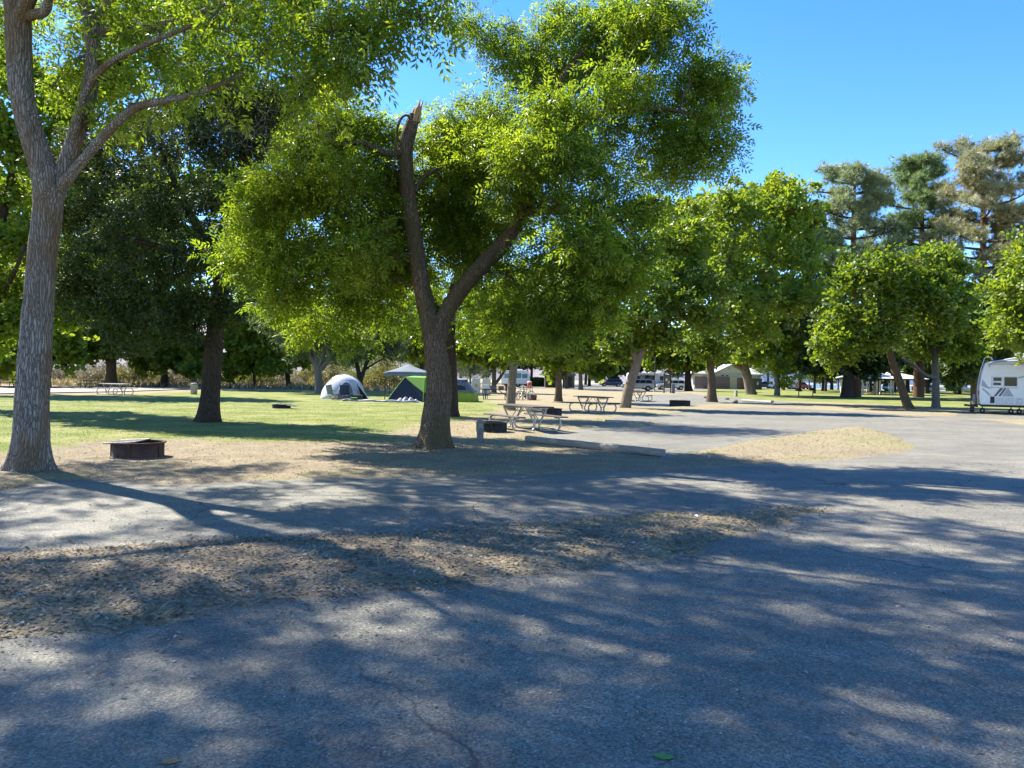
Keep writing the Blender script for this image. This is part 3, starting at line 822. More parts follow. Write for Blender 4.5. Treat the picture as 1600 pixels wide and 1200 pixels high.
left_ash = make_tree('ash_tree', 'big grey barked ash at the far left, forking trunk beside the rusty fire ring', b, limbs, lobes, 'ash', M['leaf_ash'], M['bark_grey'], seed=1,
          clumps=24, sprays=62, size=0.29, spread=0.28, hard=True, gaps=True, small=(1.25, 0.27), droop=0.5, segs=72, step=0.045, rough=0.085, flare=0.55,
          bare=[(W(370, 190, dL - .8), 0.6, 110), (W(420, 230, dL - .8), 0.5, 70), (W(190, 60, dL + .3), 0.6, 60), (W(110, 70, dL + .6), 0.5, 60), (W(470, 190, dL - .9), .5, 50), (W(300, 110, dL - .7), .5, 50), (W(560, 110, dL - 1), .4, 30), (W(250, 210, dL - .6), .5, 50)])

# ---- the ash in the middle with the snapped-off leader
b = G(677, 702); dM = b[1]
limbs = [path_px(dM, [(677, 706, 48.7), (680, 660, 42.8), (686, 600, 38.6), (680, 545, 36.1), (672, 505, 30.2), (658, 440, 26.0), (647, 370, 24.4), (637, 300, 23.5), (633, 240, 23.5), (640, 205, 21.0), (648, 180, 16.8)]),
    path_px(dM, [(684, 530, 28.6), (694, 495, 26.0), (720, 452, 25.2), (752, 415, 24.4), (788, 378, 23.5, .2), (822, 320, 20.2, .3), (845, 260, 16.8, .3), (858, 190, 12.6, .3), (880, 120, 9.2, .3), (930, 60, 5.9, 0)]),
    path_px(dM, [(800, 360, 18.5, .2), (850, 250, 14.3, -.2), (890, 205, 12.6, -.4), (950, 175, 10.1, -.6), (1030, 170, 6.7, -.6), (1090, 180, 4.2, -.6)]),
    path_px(dM, [(820, 330, 15.1, .2), (880, 330, 11.8, -.6), (950, 340, 8.4, -1.2), (1000, 380, 5.0, -1.6)]),
    path_px(dM, [(640, 235, 12.6), (610, 240, 10.1, -.2), (585, 232, 9.2, -.3), (560, 222, 7.6, -.4), (500, 240, 5.0, -.4), (440, 300, 3.4, -.4)]),
    path_px(dM, [(648, 190, 4), (634, 180, 3.5, -.1), (622, 196, 4.2, -.2), (618, 240, 3.4, -.2), (612, 285, 2.5, -.2)]),
    path_px(dM, [(648, 300, 7.6), (662, 276, 6.7, .2), (690, 262, 5.9, .4), (740, 240, 4.2, .8)]),
]
lobes = lobes_px(dM, [(880, 95, 70, 1), (945, 60, 65, .5), (1015, 45, 58, -.6), (1050, 15, 35, -.6, .6), (1085, 140, 62, 0), (1115, 125, 42, -.3, .8), (1098, 215, 52, -.5), (1020, 200, 80, .4), (930, 190, 80, 1), (1060, 255, 40, -.6, .7),
                      (820, 100, 55, 2), (770, 70, 35, 2.2, .6), (730, 25, 35, 2.4, .5), (790, 190, 70, 1.2), (735, 210, 50, 2), (860, 290, 90, 0, 1.3), (945, 330, 75, -.6, 1.2), (968, 400, 52, -1), (905, 420, 75, -1, 1.2),
                      (835, 435, 65, 1.3, 1.1), (940, 470, 48, -.9), (880, 500, 45, -.4), (800, 500, 42, 1.3), (780, 350, 60, 1.8), (710, 310, 55, 1.5), (735, 400, 45, 1.4, .7), (700, 240, 36, 1.8, .7), (1000, 330, 30, -1, .5),
                      (590, 270, 48, 1, .8), (520, 215, 50, .6), (560, 330, 62, .9), (480, 310, 62, .4, 1.1), (425, 300, 45, 0), (440, 390, 58, .2, 1.1), (400, 345, 36, 0, .8), (520, 410, 62, .7, 1.1), (590, 420, 52, 1.2), (455, 450, 36, .4),
                      (560, 470, 42, 1, .8), (615, 350, 34, 1.4, .7), (870, 30, 36, .8, .5), (980, 15, 40, .2, .6), (830, 240, 50, -1.2), (900, 260, 55, -1.6), (870, 170, 45, -1.4), (960, 140, 50, -1.2), (560, 400, 50, -.6), (690, 370, 40, 1.6), (690, 200, 42, 1.2, .7), (720, 270, 50, 1, .7), (690, 320, 44, 1.2, .7), (760, 240, 50, .4, .7), (620, 290, 36, 1.6), (600, 380, 45, .6), (640, 420, 40, 1.4), (380, 400, 34, .2), (540, 190, 40, .8), (470, 240, 45, .6), (430, 480, 30, 1, .5), (495, 500, 34, 1.4, .5), (555, 525, 30, 1.6, .45), (615, 500, 32, 1.8, .5), (470, 530, 22, 1.8, .3), (600, 215, 36, 1.4), (540, 270, 50, -.6), (930, 380, 55, -2)])
mid_ash = make_tree('ash_tree', 'middle ash with a snapped off bare leader, leaning over the picnic table and log', b, limbs, lobes, 'ash', M['leaf_ash'], M['bark_brown'], seed=2,
          clumps=18, sprays=28, size=0.27, gaps=True, spread=0.70, droop=0.5, ragged=.45, segs=64, step=0.05, rough=0.085, flare=0.75,
          bare=[(W(617, 250, dM - .2), .35, 26), (W(690, 290, dM + .6), .5, 24)])
# splintered wood at the break
mb = MB(); q = np.array(W(648, 180, dM)) - np.array([b[0], b[1], 0])
for k in range(16):
    a = k * 2.4; rr = 0.10 * math.sqrt((k + .5) / 16)
    p0 = (q[0] + rr * math.cos(a), q[1] + rr * math.sin(a), q[2] - 0.16)
    hgt = 0.10 + 0.17 * (math.cos(a - 0.4) + 1) * .5 + 0.13 * ((k * 37) % 7) / 7
    mb.tube([p0, (p0[0] + .05, p0[1], q[2] + hgt * .5), (p0[0] + .085 + .02 * math.sin(k), p0[1] + .015 * math.cos(k * 3), q[2] + hgt)], [0.042, 0.026, 0.005], 5, smooth=False)
M['raw_wood'] = simple('raw_splintered_wood', (0.52, 0.33, 0.15), 0.8, (0.36, 0.21, 0.09), 20, bump=0.5, stretch=(3, 3, .4))
o = mb.build('broken_stub', M['raw_wood'], mid_ash); o['label'] = 'pale orange splintered break at the top'

# ---- the dark tree behind on the lawn
b = G(325, 661); dD = b[1]
limbs = [path_px(dD, [(325, 664, 32.8), (328, 620, 28.1), (334, 540, 26.5), (345, 450, 25.0), (358, 370, 21.8), (368, 300, 18.7), (385, 240, 14.0), (405, 180, 9.4), (420, 110, 4.7)]),
         path_px(dD, [(345, 450, 17.2), (315, 370, 14.0, .4), (280, 300, 10.9, .8), (250, 230, 6.2, 1)]),
         path_px(dD, [(350, 420, 14.0), (290, 400, 10.9, -.6), (230, 380, 7.8, -1.2), (170, 370, 4.7, -1.5)]),
         path_px(dD, [(362, 350, 12.5), (410, 300, 9.4, 0), (450, 220, 6.2, 0)])]
lobes = lobes_px(dD, [(250, 200, 60, .5), (325, 215, 60, 0), (180, 270, 60, .5), (270, 320, 70, 0), (345, 300, 55, -1), (165, 380, 60, 0), (245, 420, 70, -.6), (325, 400, 62, -1), (150, 465, 48, 0), (220, 490, 55, -.5), (290, 490, 52, -.6, .9),
                      (110, 430, 40, 0, .8), (400, 230, 42, 0), (440, 160, 52, 0), (400, 160, 50, .5), (120, 250, 50, .8), (490, 130, 45, .3), (350, 150, 50, .8), (130, 330, 45, .8), (350, 480, 40, -.4, .6), (200, 540, 30, 0, .5), (380, 400, 42, .6, .8), (300, 130, 45, 1)])
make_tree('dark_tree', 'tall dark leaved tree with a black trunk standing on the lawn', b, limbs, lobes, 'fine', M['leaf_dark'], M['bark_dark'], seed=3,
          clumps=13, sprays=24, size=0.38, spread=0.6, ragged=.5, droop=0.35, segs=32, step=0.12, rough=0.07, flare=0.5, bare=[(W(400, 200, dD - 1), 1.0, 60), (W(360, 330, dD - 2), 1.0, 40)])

# ---- tree standing close behind the middle ash
b = G(704, 652); dB = b[1]
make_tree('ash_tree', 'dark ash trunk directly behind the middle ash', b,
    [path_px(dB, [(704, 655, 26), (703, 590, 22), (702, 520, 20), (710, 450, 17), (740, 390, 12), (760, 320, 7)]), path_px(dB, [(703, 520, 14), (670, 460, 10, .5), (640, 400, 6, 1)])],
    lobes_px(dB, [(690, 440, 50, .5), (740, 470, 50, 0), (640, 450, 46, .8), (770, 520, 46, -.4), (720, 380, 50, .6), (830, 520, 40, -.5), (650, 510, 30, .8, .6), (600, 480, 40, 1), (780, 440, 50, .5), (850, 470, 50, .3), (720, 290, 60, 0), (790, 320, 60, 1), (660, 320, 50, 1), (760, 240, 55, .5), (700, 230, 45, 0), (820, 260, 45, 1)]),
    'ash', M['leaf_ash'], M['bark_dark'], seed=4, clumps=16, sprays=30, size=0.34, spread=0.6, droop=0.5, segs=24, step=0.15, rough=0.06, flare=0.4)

# ---- trees of the camp ground further off; one line each: base px, trunk path, lobes, look
def camp_tree(name, label, px, py, tr, lobes, leaf, mat, bark, seed, extra=(), clumps=12, sprays=16, size=None, group=None, flare=0.35, depth=None, droop=.25, twig=None):
    d = depth if depth else G(px, py)[1]
    bs = at_depth(px, d)
    T = path_px(d, [(q[0], q[1], q[2] * .86) + tuple(q[3:]) for q in tr]); T[0][0] = np.array([bs[0], bs[1], -0.05])
    limbs = [T] + [path_px(d, e) for e in extra]
    if d > 62 and leaf == 'broad': leaf = 'far'
    s = size if size else 0.0093 * d + 0.13
    return make_tree(name, label, bs, limbs, lobes_px(d, lobes), leaf, mat, bark, seed=seed, clumps=clumps, sprays=sprays, size=s, spread=0.62, droop=droop, segs=14, step=0.3, flare=flare, group=group, ragged=.7,
                     rough=0.05, twig=twig or 0.0006 * d)
camp_tree('shade_tree', 'pale tan trunk rising behind the near picnic table', 798, 641, [(798, 641, 19), (800, 600, 16), (804, 550, 14), (808, 490, 11), (815, 430, 6)],
    [(800, 530, 34, 0), (835, 515, 40, 0), (770, 525, 32, 0), (810, 470, 46, 1), (760, 480, 36, 1), (850, 465, 42, 1)], 'broad', M['leaf_maple'], M['bark_tan'], 11)
camp_tree('shade_tree', 'upright brown trunk between the bicycles and the tubular picnic table', 873, 628, [(873, 628, 15), (873, 590, 11), (872, 550, 10), (874, 500, 8), (880, 450, 4)],
    [(872, 550, 26, 0), (900, 540, 32, 0), (845, 545, 28, 0), (880, 500, 40, 0), (920, 500, 34, 1), (845, 500, 34, 1), (890, 460, 40, 1)], 'broad', M['leaf_maple'], M['bark_brown'], 12)
camp_tree('shade_tree', 'sunlit leaning tan trunk just right of the tubular picnic table', 977, 638, [(975, 639, 20), (983, 605, 18), (995, 570, 16), (1005, 545, 13), (1030, 510, 10), (1062, 482, 7)],
    [(1050, 470, 48, 0), (1000, 440, 45, 1), (1075, 425, 48, 1), (1010, 510, 38, 0), (1105, 480, 44, 0), (965, 500, 38, 0), (1040, 530, 26, 0, .6), (990, 545, 26, 0, .7), (955, 545, 20, 0, .5), (1030, 380, 42, 2), (1080, 370, 38, 2)],
    'broad', M['leaf_maple'], M['bark_tan'], 13, extra=[[(995, 570, 11), (985, 530, 9), (978, 490, 5)]])
camp_tree('shade_tree', 'straight dark trunk standing on the dry strip before the restroom fence', 1113, 628, [(1113, 629, 20), (1112, 600, 14), (1110, 560, 13), (1118, 500, 11), (1135, 430, 8), (1150, 360, 4)],
    [(1105, 340, 46, 0), (1150, 320, 40, 0), (1200, 315, 40, 1), (1235, 345, 36, 1), (1250, 400, 40, 0), (1190, 380, 55, 0), (1130, 410, 55, 0), (1185, 455, 55, -1), (1240, 460, 42, -1), (1105, 500, 45, 0), (1160, 510, 40, 0), (1085, 545, 24, 0, .7), (1120, 550, 24, 0, .7), (1065, 340, 30, 2), (1215, 300, 26, 2)],
    'broad', M['leaf_lime'], M['bark_brown'], 14, extra=[[(1118, 500, 8), (1170, 450, 6), (1210, 400, 4)]], clumps=12)
camp_tree('leaning_tree', 'grey leaning trunk with a curved side branch before the restroom', 1174, 617, [(1175, 618, 18), (1168, 590, 16), (1160, 560, 14), (1155, 530, 12), (1150, 490, 8)],
    [(1150, 500, 30, 0), (1180, 520, 30, 0), (1215, 530, 32, 0), (1200, 490, 34, 1), (1140, 540, 16, 0, .5), (1240, 500, 30, 0), (1250, 545, 22, 0, .6)], 'broad', M['leaf_dark'], M['bark_grey'], 15,
    extra=[[(1164, 578, 8), (1150, 570, 7), (1140, 556, 6), (1142, 545, 4), (1150, 540, 3)]])
camp_tree('maple_tree', 'round crowned green maple on a slanting trunk near the right road bend', 1422, 640, [(1422, 641, 17), (1410, 610, 14), (1396, 570, 13), (1385, 535, 12), (1376, 500, 10), (1372, 450, 6)],
    [(1385, 420, 38, 0), (1345, 435, 36, 0), (1430, 425, 36, 0), (1385, 470, 55, 0), (1325, 490, 40, 0), (1445, 480, 44, 0), (1330, 535, 34, -.5), (1375, 530, 30, -.5, .7), (1300, 545, 28, -.5), (1480, 505, 30, 0), (1460, 440, 26, .5, .7)],
    'broad', M['leaf_maple'], M['bark_brown'], 16, extra=[[(1380, 515, 8), (1420, 480, 6), (1450, 450, 4)], [(1380, 520, 8), (1340, 490, 6), (1320, 470, 4)]], clumps=13)
camp_tree('shade_tree', 'slim upright trunk with yellowing leaves right of the slanting maple', 1463, 638, [(1464, 639, 15), (1462, 600, 12), (1461, 550, 11), (1465, 490, 8), (1475, 420, 4)],
    [(1475, 405, 24, 0), (1495, 420, 22, 0), (1500, 460, 28, 0), (1510, 500, 28, 0), (1480, 535, 30, 0), (1440, 540, 24, 0), (1505, 545, 26, 0), (1450, 500, 34, 0)], 'broad', M['leaf_lime'], M['bark_pale'], 17,
    extra=[[(1462, 590, 7), (1445, 585, 5, -1), (1425, 568, 4, -2), (1410, 560, 2, -2)]])
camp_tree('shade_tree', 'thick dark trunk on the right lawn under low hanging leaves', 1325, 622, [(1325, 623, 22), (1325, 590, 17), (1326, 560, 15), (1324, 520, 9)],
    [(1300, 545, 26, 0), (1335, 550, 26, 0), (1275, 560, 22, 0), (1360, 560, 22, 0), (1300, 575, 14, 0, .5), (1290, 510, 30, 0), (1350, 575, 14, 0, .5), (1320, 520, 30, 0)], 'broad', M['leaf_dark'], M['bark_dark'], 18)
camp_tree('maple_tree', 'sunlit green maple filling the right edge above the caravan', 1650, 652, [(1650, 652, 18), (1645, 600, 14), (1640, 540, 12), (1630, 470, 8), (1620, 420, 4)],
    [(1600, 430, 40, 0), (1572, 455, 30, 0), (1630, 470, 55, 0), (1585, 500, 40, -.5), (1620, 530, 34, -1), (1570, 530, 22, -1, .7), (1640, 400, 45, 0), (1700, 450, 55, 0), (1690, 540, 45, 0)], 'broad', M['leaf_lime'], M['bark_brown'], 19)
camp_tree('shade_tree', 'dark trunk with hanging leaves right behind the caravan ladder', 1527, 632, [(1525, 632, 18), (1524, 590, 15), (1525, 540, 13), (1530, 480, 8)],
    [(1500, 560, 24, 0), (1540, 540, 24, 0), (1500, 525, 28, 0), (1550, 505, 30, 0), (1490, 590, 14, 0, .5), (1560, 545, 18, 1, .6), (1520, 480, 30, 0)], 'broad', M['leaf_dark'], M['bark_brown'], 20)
# left side, along the sandy path
camp_tree('shade_tree', 'stout trunk on the far left lawn behind the grey picnic table', 174, 604, [(174, 604, 20), (174, 575, 17), (175, 540, 16), (180, 490, 10)],
    [(170, 525, 36, 0), (130, 530, 34, 0), (215, 535, 34, 0), (100, 545, 24, 0, .7), (240, 550, 20, 0, .6), (170, 470, 48, 1), (120, 480, 45, 1), (225, 480, 45, 1)], 'broad', M['leaf_maple'], M['bark_brown'], 21)
camp_tree('shade_tree', 'flared dark trunk right of the far wooden picnic table', 257, 605, [(257, 605, 18), (257, 588, 11), (256, 565, 10), (258, 520, 7)],
    [(250, 555, 24, 0), (285, 560, 26, 0), (225, 560, 20, 0, .7), (265, 520, 36, 0), (300, 575, 15, -2, .6), (310, 540, 28, 0)], 'broad', M['leaf_maple'], M['bark_dark'], 22, flare=.7)
camp_tree('shade_tree', 'curving slim trunk half hidden by the big left ash', 74, 605, [(72, 605, 12), (76, 585, 8), (82, 560, 7), (92, 530, 6), (100, 490, 4)],
    [(60, 530, 36, 0), (20, 540, 34, 0), (100, 525, 28, 0), (30, 490, 44, 0), (85, 480, 40, 0), (115, 555, 16, 0, .5), (0, 570, 26, 0, .6)], 'broad', M['leaf_lime'], M['bark_dark'], 23)
camp_tree('shade_tree', 'thin trunk with yellow green leaves between the dark tree and the pale tree', 398, 607, [(398, 607, 6), (397, 580, 5), (396, 550, 4)],
    [(390, 560, 24, 0), (415, 550, 28, 0), (370, 570, 22, 0, .7), (430, 575, 16, -1, .6), (380, 510, 40, 0), (430, 490, 44, 0), (400, 520, 34, 0), (440, 520, 34, 0), (375, 540, 24, 0)], 'broad', M['leaf_lime'], M['bark_dark'], 24)
camp_tree('shade_tree', 'short dark trunk left of the pale forked tree', 451, 607, [(451, 607, 9), (449, 580, 8), (447, 555, 7)],
    [(445, 560, 18, 0), (425, 555, 18, 0), (465, 550, 24, 0), (450, 520, 36, 0)], 'broad', M['leaf_lime'], M['bark_dark'], 25)
camp_tree('willow_tree', 'pale grey tree forking low into several stems beside the white tent', 499, 615, [(500, 616, 15), (498, 590, 13), (495, 568, 13)],
    [(480, 520, 40, 0), (520, 510, 40, 0), (550, 530, 30, 0), (455, 535, 30, 0), (500, 460, 46, 0), (560, 480, 40, 0), (440, 490, 36, 0)], 'long', M['leaf_willow'], M['bark_pale'], 26,
    extra=[[(496, 575, 9), (482, 550, 8), (474, 520, 6), (468, 480, 4)], [(496, 572, 8), (492, 545, 7), (490, 510, 6), (486, 460, 3)], [(497, 575, 9), (507, 548, 7), (512, 515, 6), (520, 470, 3)], [(498, 580, 8), (515, 560, 6), (526, 535, 5), (540, 500, 3)]])
camp_tree('shade_tree', 'dark tree forking in a V between the white tent and the canopy', 564, 610, [(564, 610, 10), (562, 590, 9), (558, 570, 7), (552, 540, 5), (546, 510, 3)],
    [(560, 530, 28, 0), (590, 525, 28, 0), (540, 545, 22, 0), (610, 540, 24, 0), (575, 490, 38, 0)], 'long', M['leaf_willow'], M['bark_dark'], 27,
    extra=[[(563, 595, 7), (570, 575, 6), (580, 548, 5), (592, 520, 3)], [(570, 578, 4), (585, 568, 3), (600, 560, 2)]])
camp_tree('shade_tree', 'brown trunk rising behind the peak of the grey canopy', 659, 604, [(659, 604, 9), (659, 580, 8), (658, 550, 7), (655, 510, 4)],
    [(650, 545, 26, 0), (675, 540, 24, 0), (640, 520, 30, 0), (680, 510, 30, 0), (660, 480, 34, 0)], 'broad', M['leaf_maple'], M['bark_dark'], 28)
camp_tree('shade_tree', 'forked brown trunk by the two pale cabinets', 772, 614, [(772, 614, 10), (772, 590, 8), (771, 560, 7), (768, 530, 4)],
    [(760, 550, 24, 0), (785, 545, 24, 0), (740, 545, 24, 0), (770, 520, 30, 0), (730, 520, 26, 0)], 'broad', M['leaf_maple'], M['bark_brown'], 29, extra=[[(772, 602, 5), (780, 592, 5), (788, 580, 4), (795, 570, 3)]])
camp_tree('shade_tree', 'pale lit trunk by the parking lot, right one of a pair', 908, 609, [(908, 609, 9), (907, 590, 7), (906, 560, 7), (908, 530, 4)],
    [(905, 560, 22, 0), (925, 550, 24, 0), (890, 555, 18, 0), (915, 525, 32, 0), (940, 570, 18, 0, .7), (950, 545, 24, 0)], 'broad', M['leaf_lime'], M['bark_pale'], 30)
camp_tree('shade_tree', 'pale lit trunk by the parking lot, left one of a pair', 886, 607, [(886, 607, 6), (885, 590, 5), (885, 565, 5)],
    [(880, 565, 18, 0), (870, 575, 14, 0, .6), (890, 545, 24, 0)], 'broad', M['leaf_maple'], M['bark_pale'], 31)
camp_tree('shade_tree', 'dark trunk at the left end of the navy car', 921, 603, [(921, 603, 6), (921, 585, 5), (920, 560, 5)],
    [(925, 565, 16, 0), (945, 570, 20, 0), (960, 572, 16, 0), (935, 545, 24, 0)], 'broad', M['leaf_dark'], M['bark_dark'], 32)
camp_tree('shade_tree', 'short thick dark trunk between the signboard and the restroom fence', 1076, 611, [(1076, 611, 15), (1075, 595, 11), (1074, 575, 10), (1070, 550, 6)],
    [(1060, 562, 18, 0), (1085, 560, 20, 0), (1040, 555, 20, 0), (1105, 555, 18, 0), (1070, 535, 30, 0), (1020, 560, 18, 0, .7)], 'broad', M['leaf_maple'], M['bark_dark'], 33)
for k, (px, py, w, lab) in enumerate([(1288, 611, 9, 'slim dark trunk left of the thick one on the right lawn'), (1273, 615, 5, 'thinnest dark trunk beside the pedestal grill'), (1371, 616, 14, 'dark ivy clad trunk before the picnic shelter'),
                                      (1418, 614, 9, 'dark trunk behind the slanting maple at the picnic shelter'), (1398, 613, 7, 'thin trunk under the middle of the picnic shelter roof'), (1482, 611, 4, 'small tree by the river water')]):
    big = 1.0 if px != 1482 else 0.6
    camp_tree('shade_tree', lab, px, py, [(px, py, w), (px, py - 20, w * .8), (px + 1, py - 45, w * .7), (px + 2, py - 75, w * .4)],
        [(px, py - 52, 20 * big, 0), (px - 20, py - 60, 20 * big, 0), (px + 20, py - 58, 20 * big, 0), (px, py - 85, 30 * big, 0)], 'broad', M['leaf_maple'] if k % 2 else M['leaf_dark'], M['bark_dark'], 40 + k, clumps=9)
camp_tree('shade_tree', 'sunlit leafy tree behind the big left ash, cut by the picture edge', -60, 640, [(-60, 640, 30), (-50, 560, 26), (-30, 460, 22), (0, 360, 16), (20, 260, 10), (40, 160, 5)],
    [(0, 300, 46, 0), (40, 230, 44, 0), (-10, 200, 50, 0), (30, 370, 42, 0), (-20, 420, 50, 0), (20, 480, 44, 0), (-30, 520, 46, 0), (110, 190, 34, 1), (100, 260, 34, 1), (140, 140, 36, 1), (70, 140, 44, 1), (10, 110, 46, 1), (110, 330, 30, 1), (100, 410, 34, 1), (110, 480, 36, 1), (190, 120, 36, 1)],
    'broad', M['leaf_lime'], M['bark_dark'], 34, clumps=13, sprays=22, extra=[[(0, 470, 8, 0), (25, 420, 6, -1), (40, 380, 4, -1)]])
camp_tree('shade_tree', 'leafy tree filling in behind the crown of the dark lawn tree', 290, 603, [(290, 603, 12), (292, 500, 10), (300, 380, 7), (310, 260, 4)],
    [(200, 200, 44, 0), (280, 180, 44, 0), (360, 180, 40, 0), (240, 280, 50, 0), (320, 280, 50, 0), (400, 290, 40, 0), (180, 350, 44, 0), (270, 380, 50, 0), (360, 380, 44, 0), (420, 370, 40, 0), (200, 450, 44, 0), (300, 470, 44, 0), (390, 460, 40, 0), (140, 290, 40, 0), (440, 220, 40, 0), (480, 300, 40, 0), (130, 420, 40, 0)],
    'far', M['leaf_lime'], M['bark_dark'], 35, depth=84, clumps=10, sprays=15)
# a big tree standing left of the frame; its shade lies across the lawn
make_tree('shade_tree', 'broad lawn tree hidden behind the trunk of the big left ash', (-31, 50), [([(-31, 50, -.1), (-30.9, 50, 3), (-30.5, 49.6, 7), (-30, 49, 12)], [.4, .3, .24, .08])],
    [((-31 + dx, 50 + dy, z), r) for dx, dy, z, r in [(-3, 0, 9, 2.6), (3, 0, 9, 2.6), (0, 3, 10, 2.6), (0, -3, 9, 2.6), (5, 2, 11, 2.4), (2, -1, 13, 2.6), (-2, 1, 13, 2.6), (6, -2, 9, 2.0), (4, 4, 13, 2.0), (7, 1, 13, 1.8)]],
    'far', M['leaf_maple'], M['bark_brown'], seed=71, clumps=11, sprays=24, size=.55, spread=.6, ragged=.5, segs=12, step=.4, rough=.05, flare=.5, twig=.02)
# bright tops behind
camp_tree('cottonwood_tree', 'tall yellow green tree behind the road trees, lit from behind', 1215, 606, [(1215, 606, 10), (1214, 500, 9), (1212, 400, 6), (1210, 330, 3)],
    [(1120, 325, 26, 0), (1170, 318, 26, 0), (1215, 312, 30, 0), (1250, 340, 26, 0), (1265, 390, 26, 0), (1090, 340, 26, 0), (1225, 380, 44, 0), (1150, 380, 50, 0), (1250, 450, 40, 0), (1180, 450, 50, 0), (1255, 510, 40, 0), (1040, 350, 30, 0), (1010, 335, 22, 0), (1060, 400, 40, 0), (1200, 540, 40, 0)], 'far', M['leaf_lime'], M['bark_pale'], 50, depth=88, clumps=12, sprays=20)

# ---- pines
def pine(label, px, depth, top, bottom, width, mat, seed, crook=0):
    rs = np.random.RandomState(seed)
    bs = at_depth(px, depth); d = depth
    T = path_px(d, [(px, 608, 16), (px + crook * .3, 520, 14), (px + crook, 420, 10), (px + crook, (top + 420) / 2, 7), (px + crook * .5, top + 8, 2)])
    T[0][0] = np.array([bs[0], bs[1], 0])
    limbs = [T]; lobes = []
    y = bottom; k = 0
    while y > top + 6:
        f = (y - top) / (bottom - top)
        w = 1.32 * width * (0.34 + 0.66 * f ** 0.55) * (1 if f < .6 else 1 - .25 * (f - .6)) * rs.uniform(0.75, 1.1)
        for j in range(5):
            a = rs.uniform(0, 2 * np.pi); L = w * rs.uniform(0.55, 1.0)
            ex, ed = L * math.cos(a), L * math.sin(a) * d / FPX
            rise = L * rs.uniform(0.05, 0.35)
            limbs.append(path_px(d, [(px + crook * .8, y, 4.5), (px + crook * .8 + ex * .5, y - rise * .3, 3, ed * .5), (px + crook * .8 + ex, y - rise, 1.2, ed)]))
            for q in (0.55, 0.8, 1.0):
                lobes.append((px + crook * .8 + ex * q, y - rise * q - 2, (8 if q < 1 else 10) * rs.uniform(.7, 1.2), ed * q, 1.0))
        y -= rs.uniform(11, 17)
    lobes.append((px + crook * .5, top + 8, 10, 0))
    return make_tree('pine_tree', label, bs, limbs, lobes_px(d, lobes), 'needle', mat, M['bark_pine'], cat='pine', seed=seed, clumps=4, sprays=8, size=0.62, spread=0.95, droop=-0.35, segs=10, step=0.8, twig=0.03, lsq=.6)
pine('broad blue green pine, leftmost of the three pines', 1338, 88, 258, 560, 92, M['needle_blue'], 61, -4)
pine('narrow dark green pine between the other two', 1436, 92, 246, 560, 70, M['needle_dark'], 62, 4)
pine('tall rust brown pine, rightmost and highest of the three', 1532, 84, 226, 560, 108, M['needle_rust'], 63, 4)

# ---- distant trees and shrubs (shared shapes)
def proto_tree(seed, mat, leaf, H, Wd, bark):
    rs = np.random.RandomState(seed)
    L = []
    for k in range(10):
        a = rs.uniform(0, 6.28); q = rs.rand() ** .5
        z = H * rs.uniform(0.32, 0.88)
        ww = Wd * (1 - abs(z / H - 0.5) * 0.9)
        L.append(((ww * q * math.cos(a), ww * q * math.sin(a), z), Wd * 0.38))
    return make_tree('distant_tree', None, (0, 0), [([(0, 0, -.2), (0.1, 0, H * .3), (0, .1, H * .75)], [H * .028, H * .02, H * .006])], L, leaf, mat, bark, cat=None, seed=seed, clumps=9, sprays=16, size=H * 0.085, spread=.7, segs=8, step=.8, twig=.02)
protos = [proto_tree(201, M['leaf_willow'], 'long', 9, 4.2, M['bark_pale']), proto_tree(202, M['leaf_maple'], 'far', 10, 4.5, M['bark_dark']), proto_tree(203, M['leaf_lime'], 'far', 9, 4, M['bark_dark']), proto_tree(204, M['leaf_dark'], 'far', 11, 4.6, M['bark_dark'])]
lab = ['grey green willow in the far belt of trees', 'mid green tree in the far belt of trees', 'bright green tree in the far belt of trees', 'dark green tree in the far belt of trees']
def beside(px):
    for lim, w in ((60, 'at the far left edge'), (125, 'just right of the big left ash'), (230, 'near the stout lawn trunk'), (330, 'left of the dark lawn tree'), (400, 'right of the dark lawn tree'), (470, 'left of the pale forked tree'), (545, 'behind the white tent'),
                   (610, 'between white tent and canopy'), (670, 'behind the grey canopy'), (760, 'behind the lime cabin tent'), (850, 'behind the white motorhome'), (940, 'behind the sheds'), (1010, 'behind the navy car'), (1100, 'behind the signboard'),
                   (1210, 'behind the restroom'), (1300, 'behind the white pickup'), (1380, 'left of the picnic shelter'), (1470, 'behind the picnic shelter')):
        if px < lim: return w
    return 'behind the caravan'
used = set()
def far_tree(k, px, depth, s):
    o = protos[k]
    if k in used: o = copy_tree(o)
    used.add(k)
    p = at_depth(px, depth)
    o.location = p; o.scale = (s, s, s); o.rotation_euler = (0, 0, (px * 0.37) % 6.28)
    tag(o, lab[k].replace('in the far belt of trees', 'in the far belt ' + beside(px)), 'tree', 'far belt of trees')
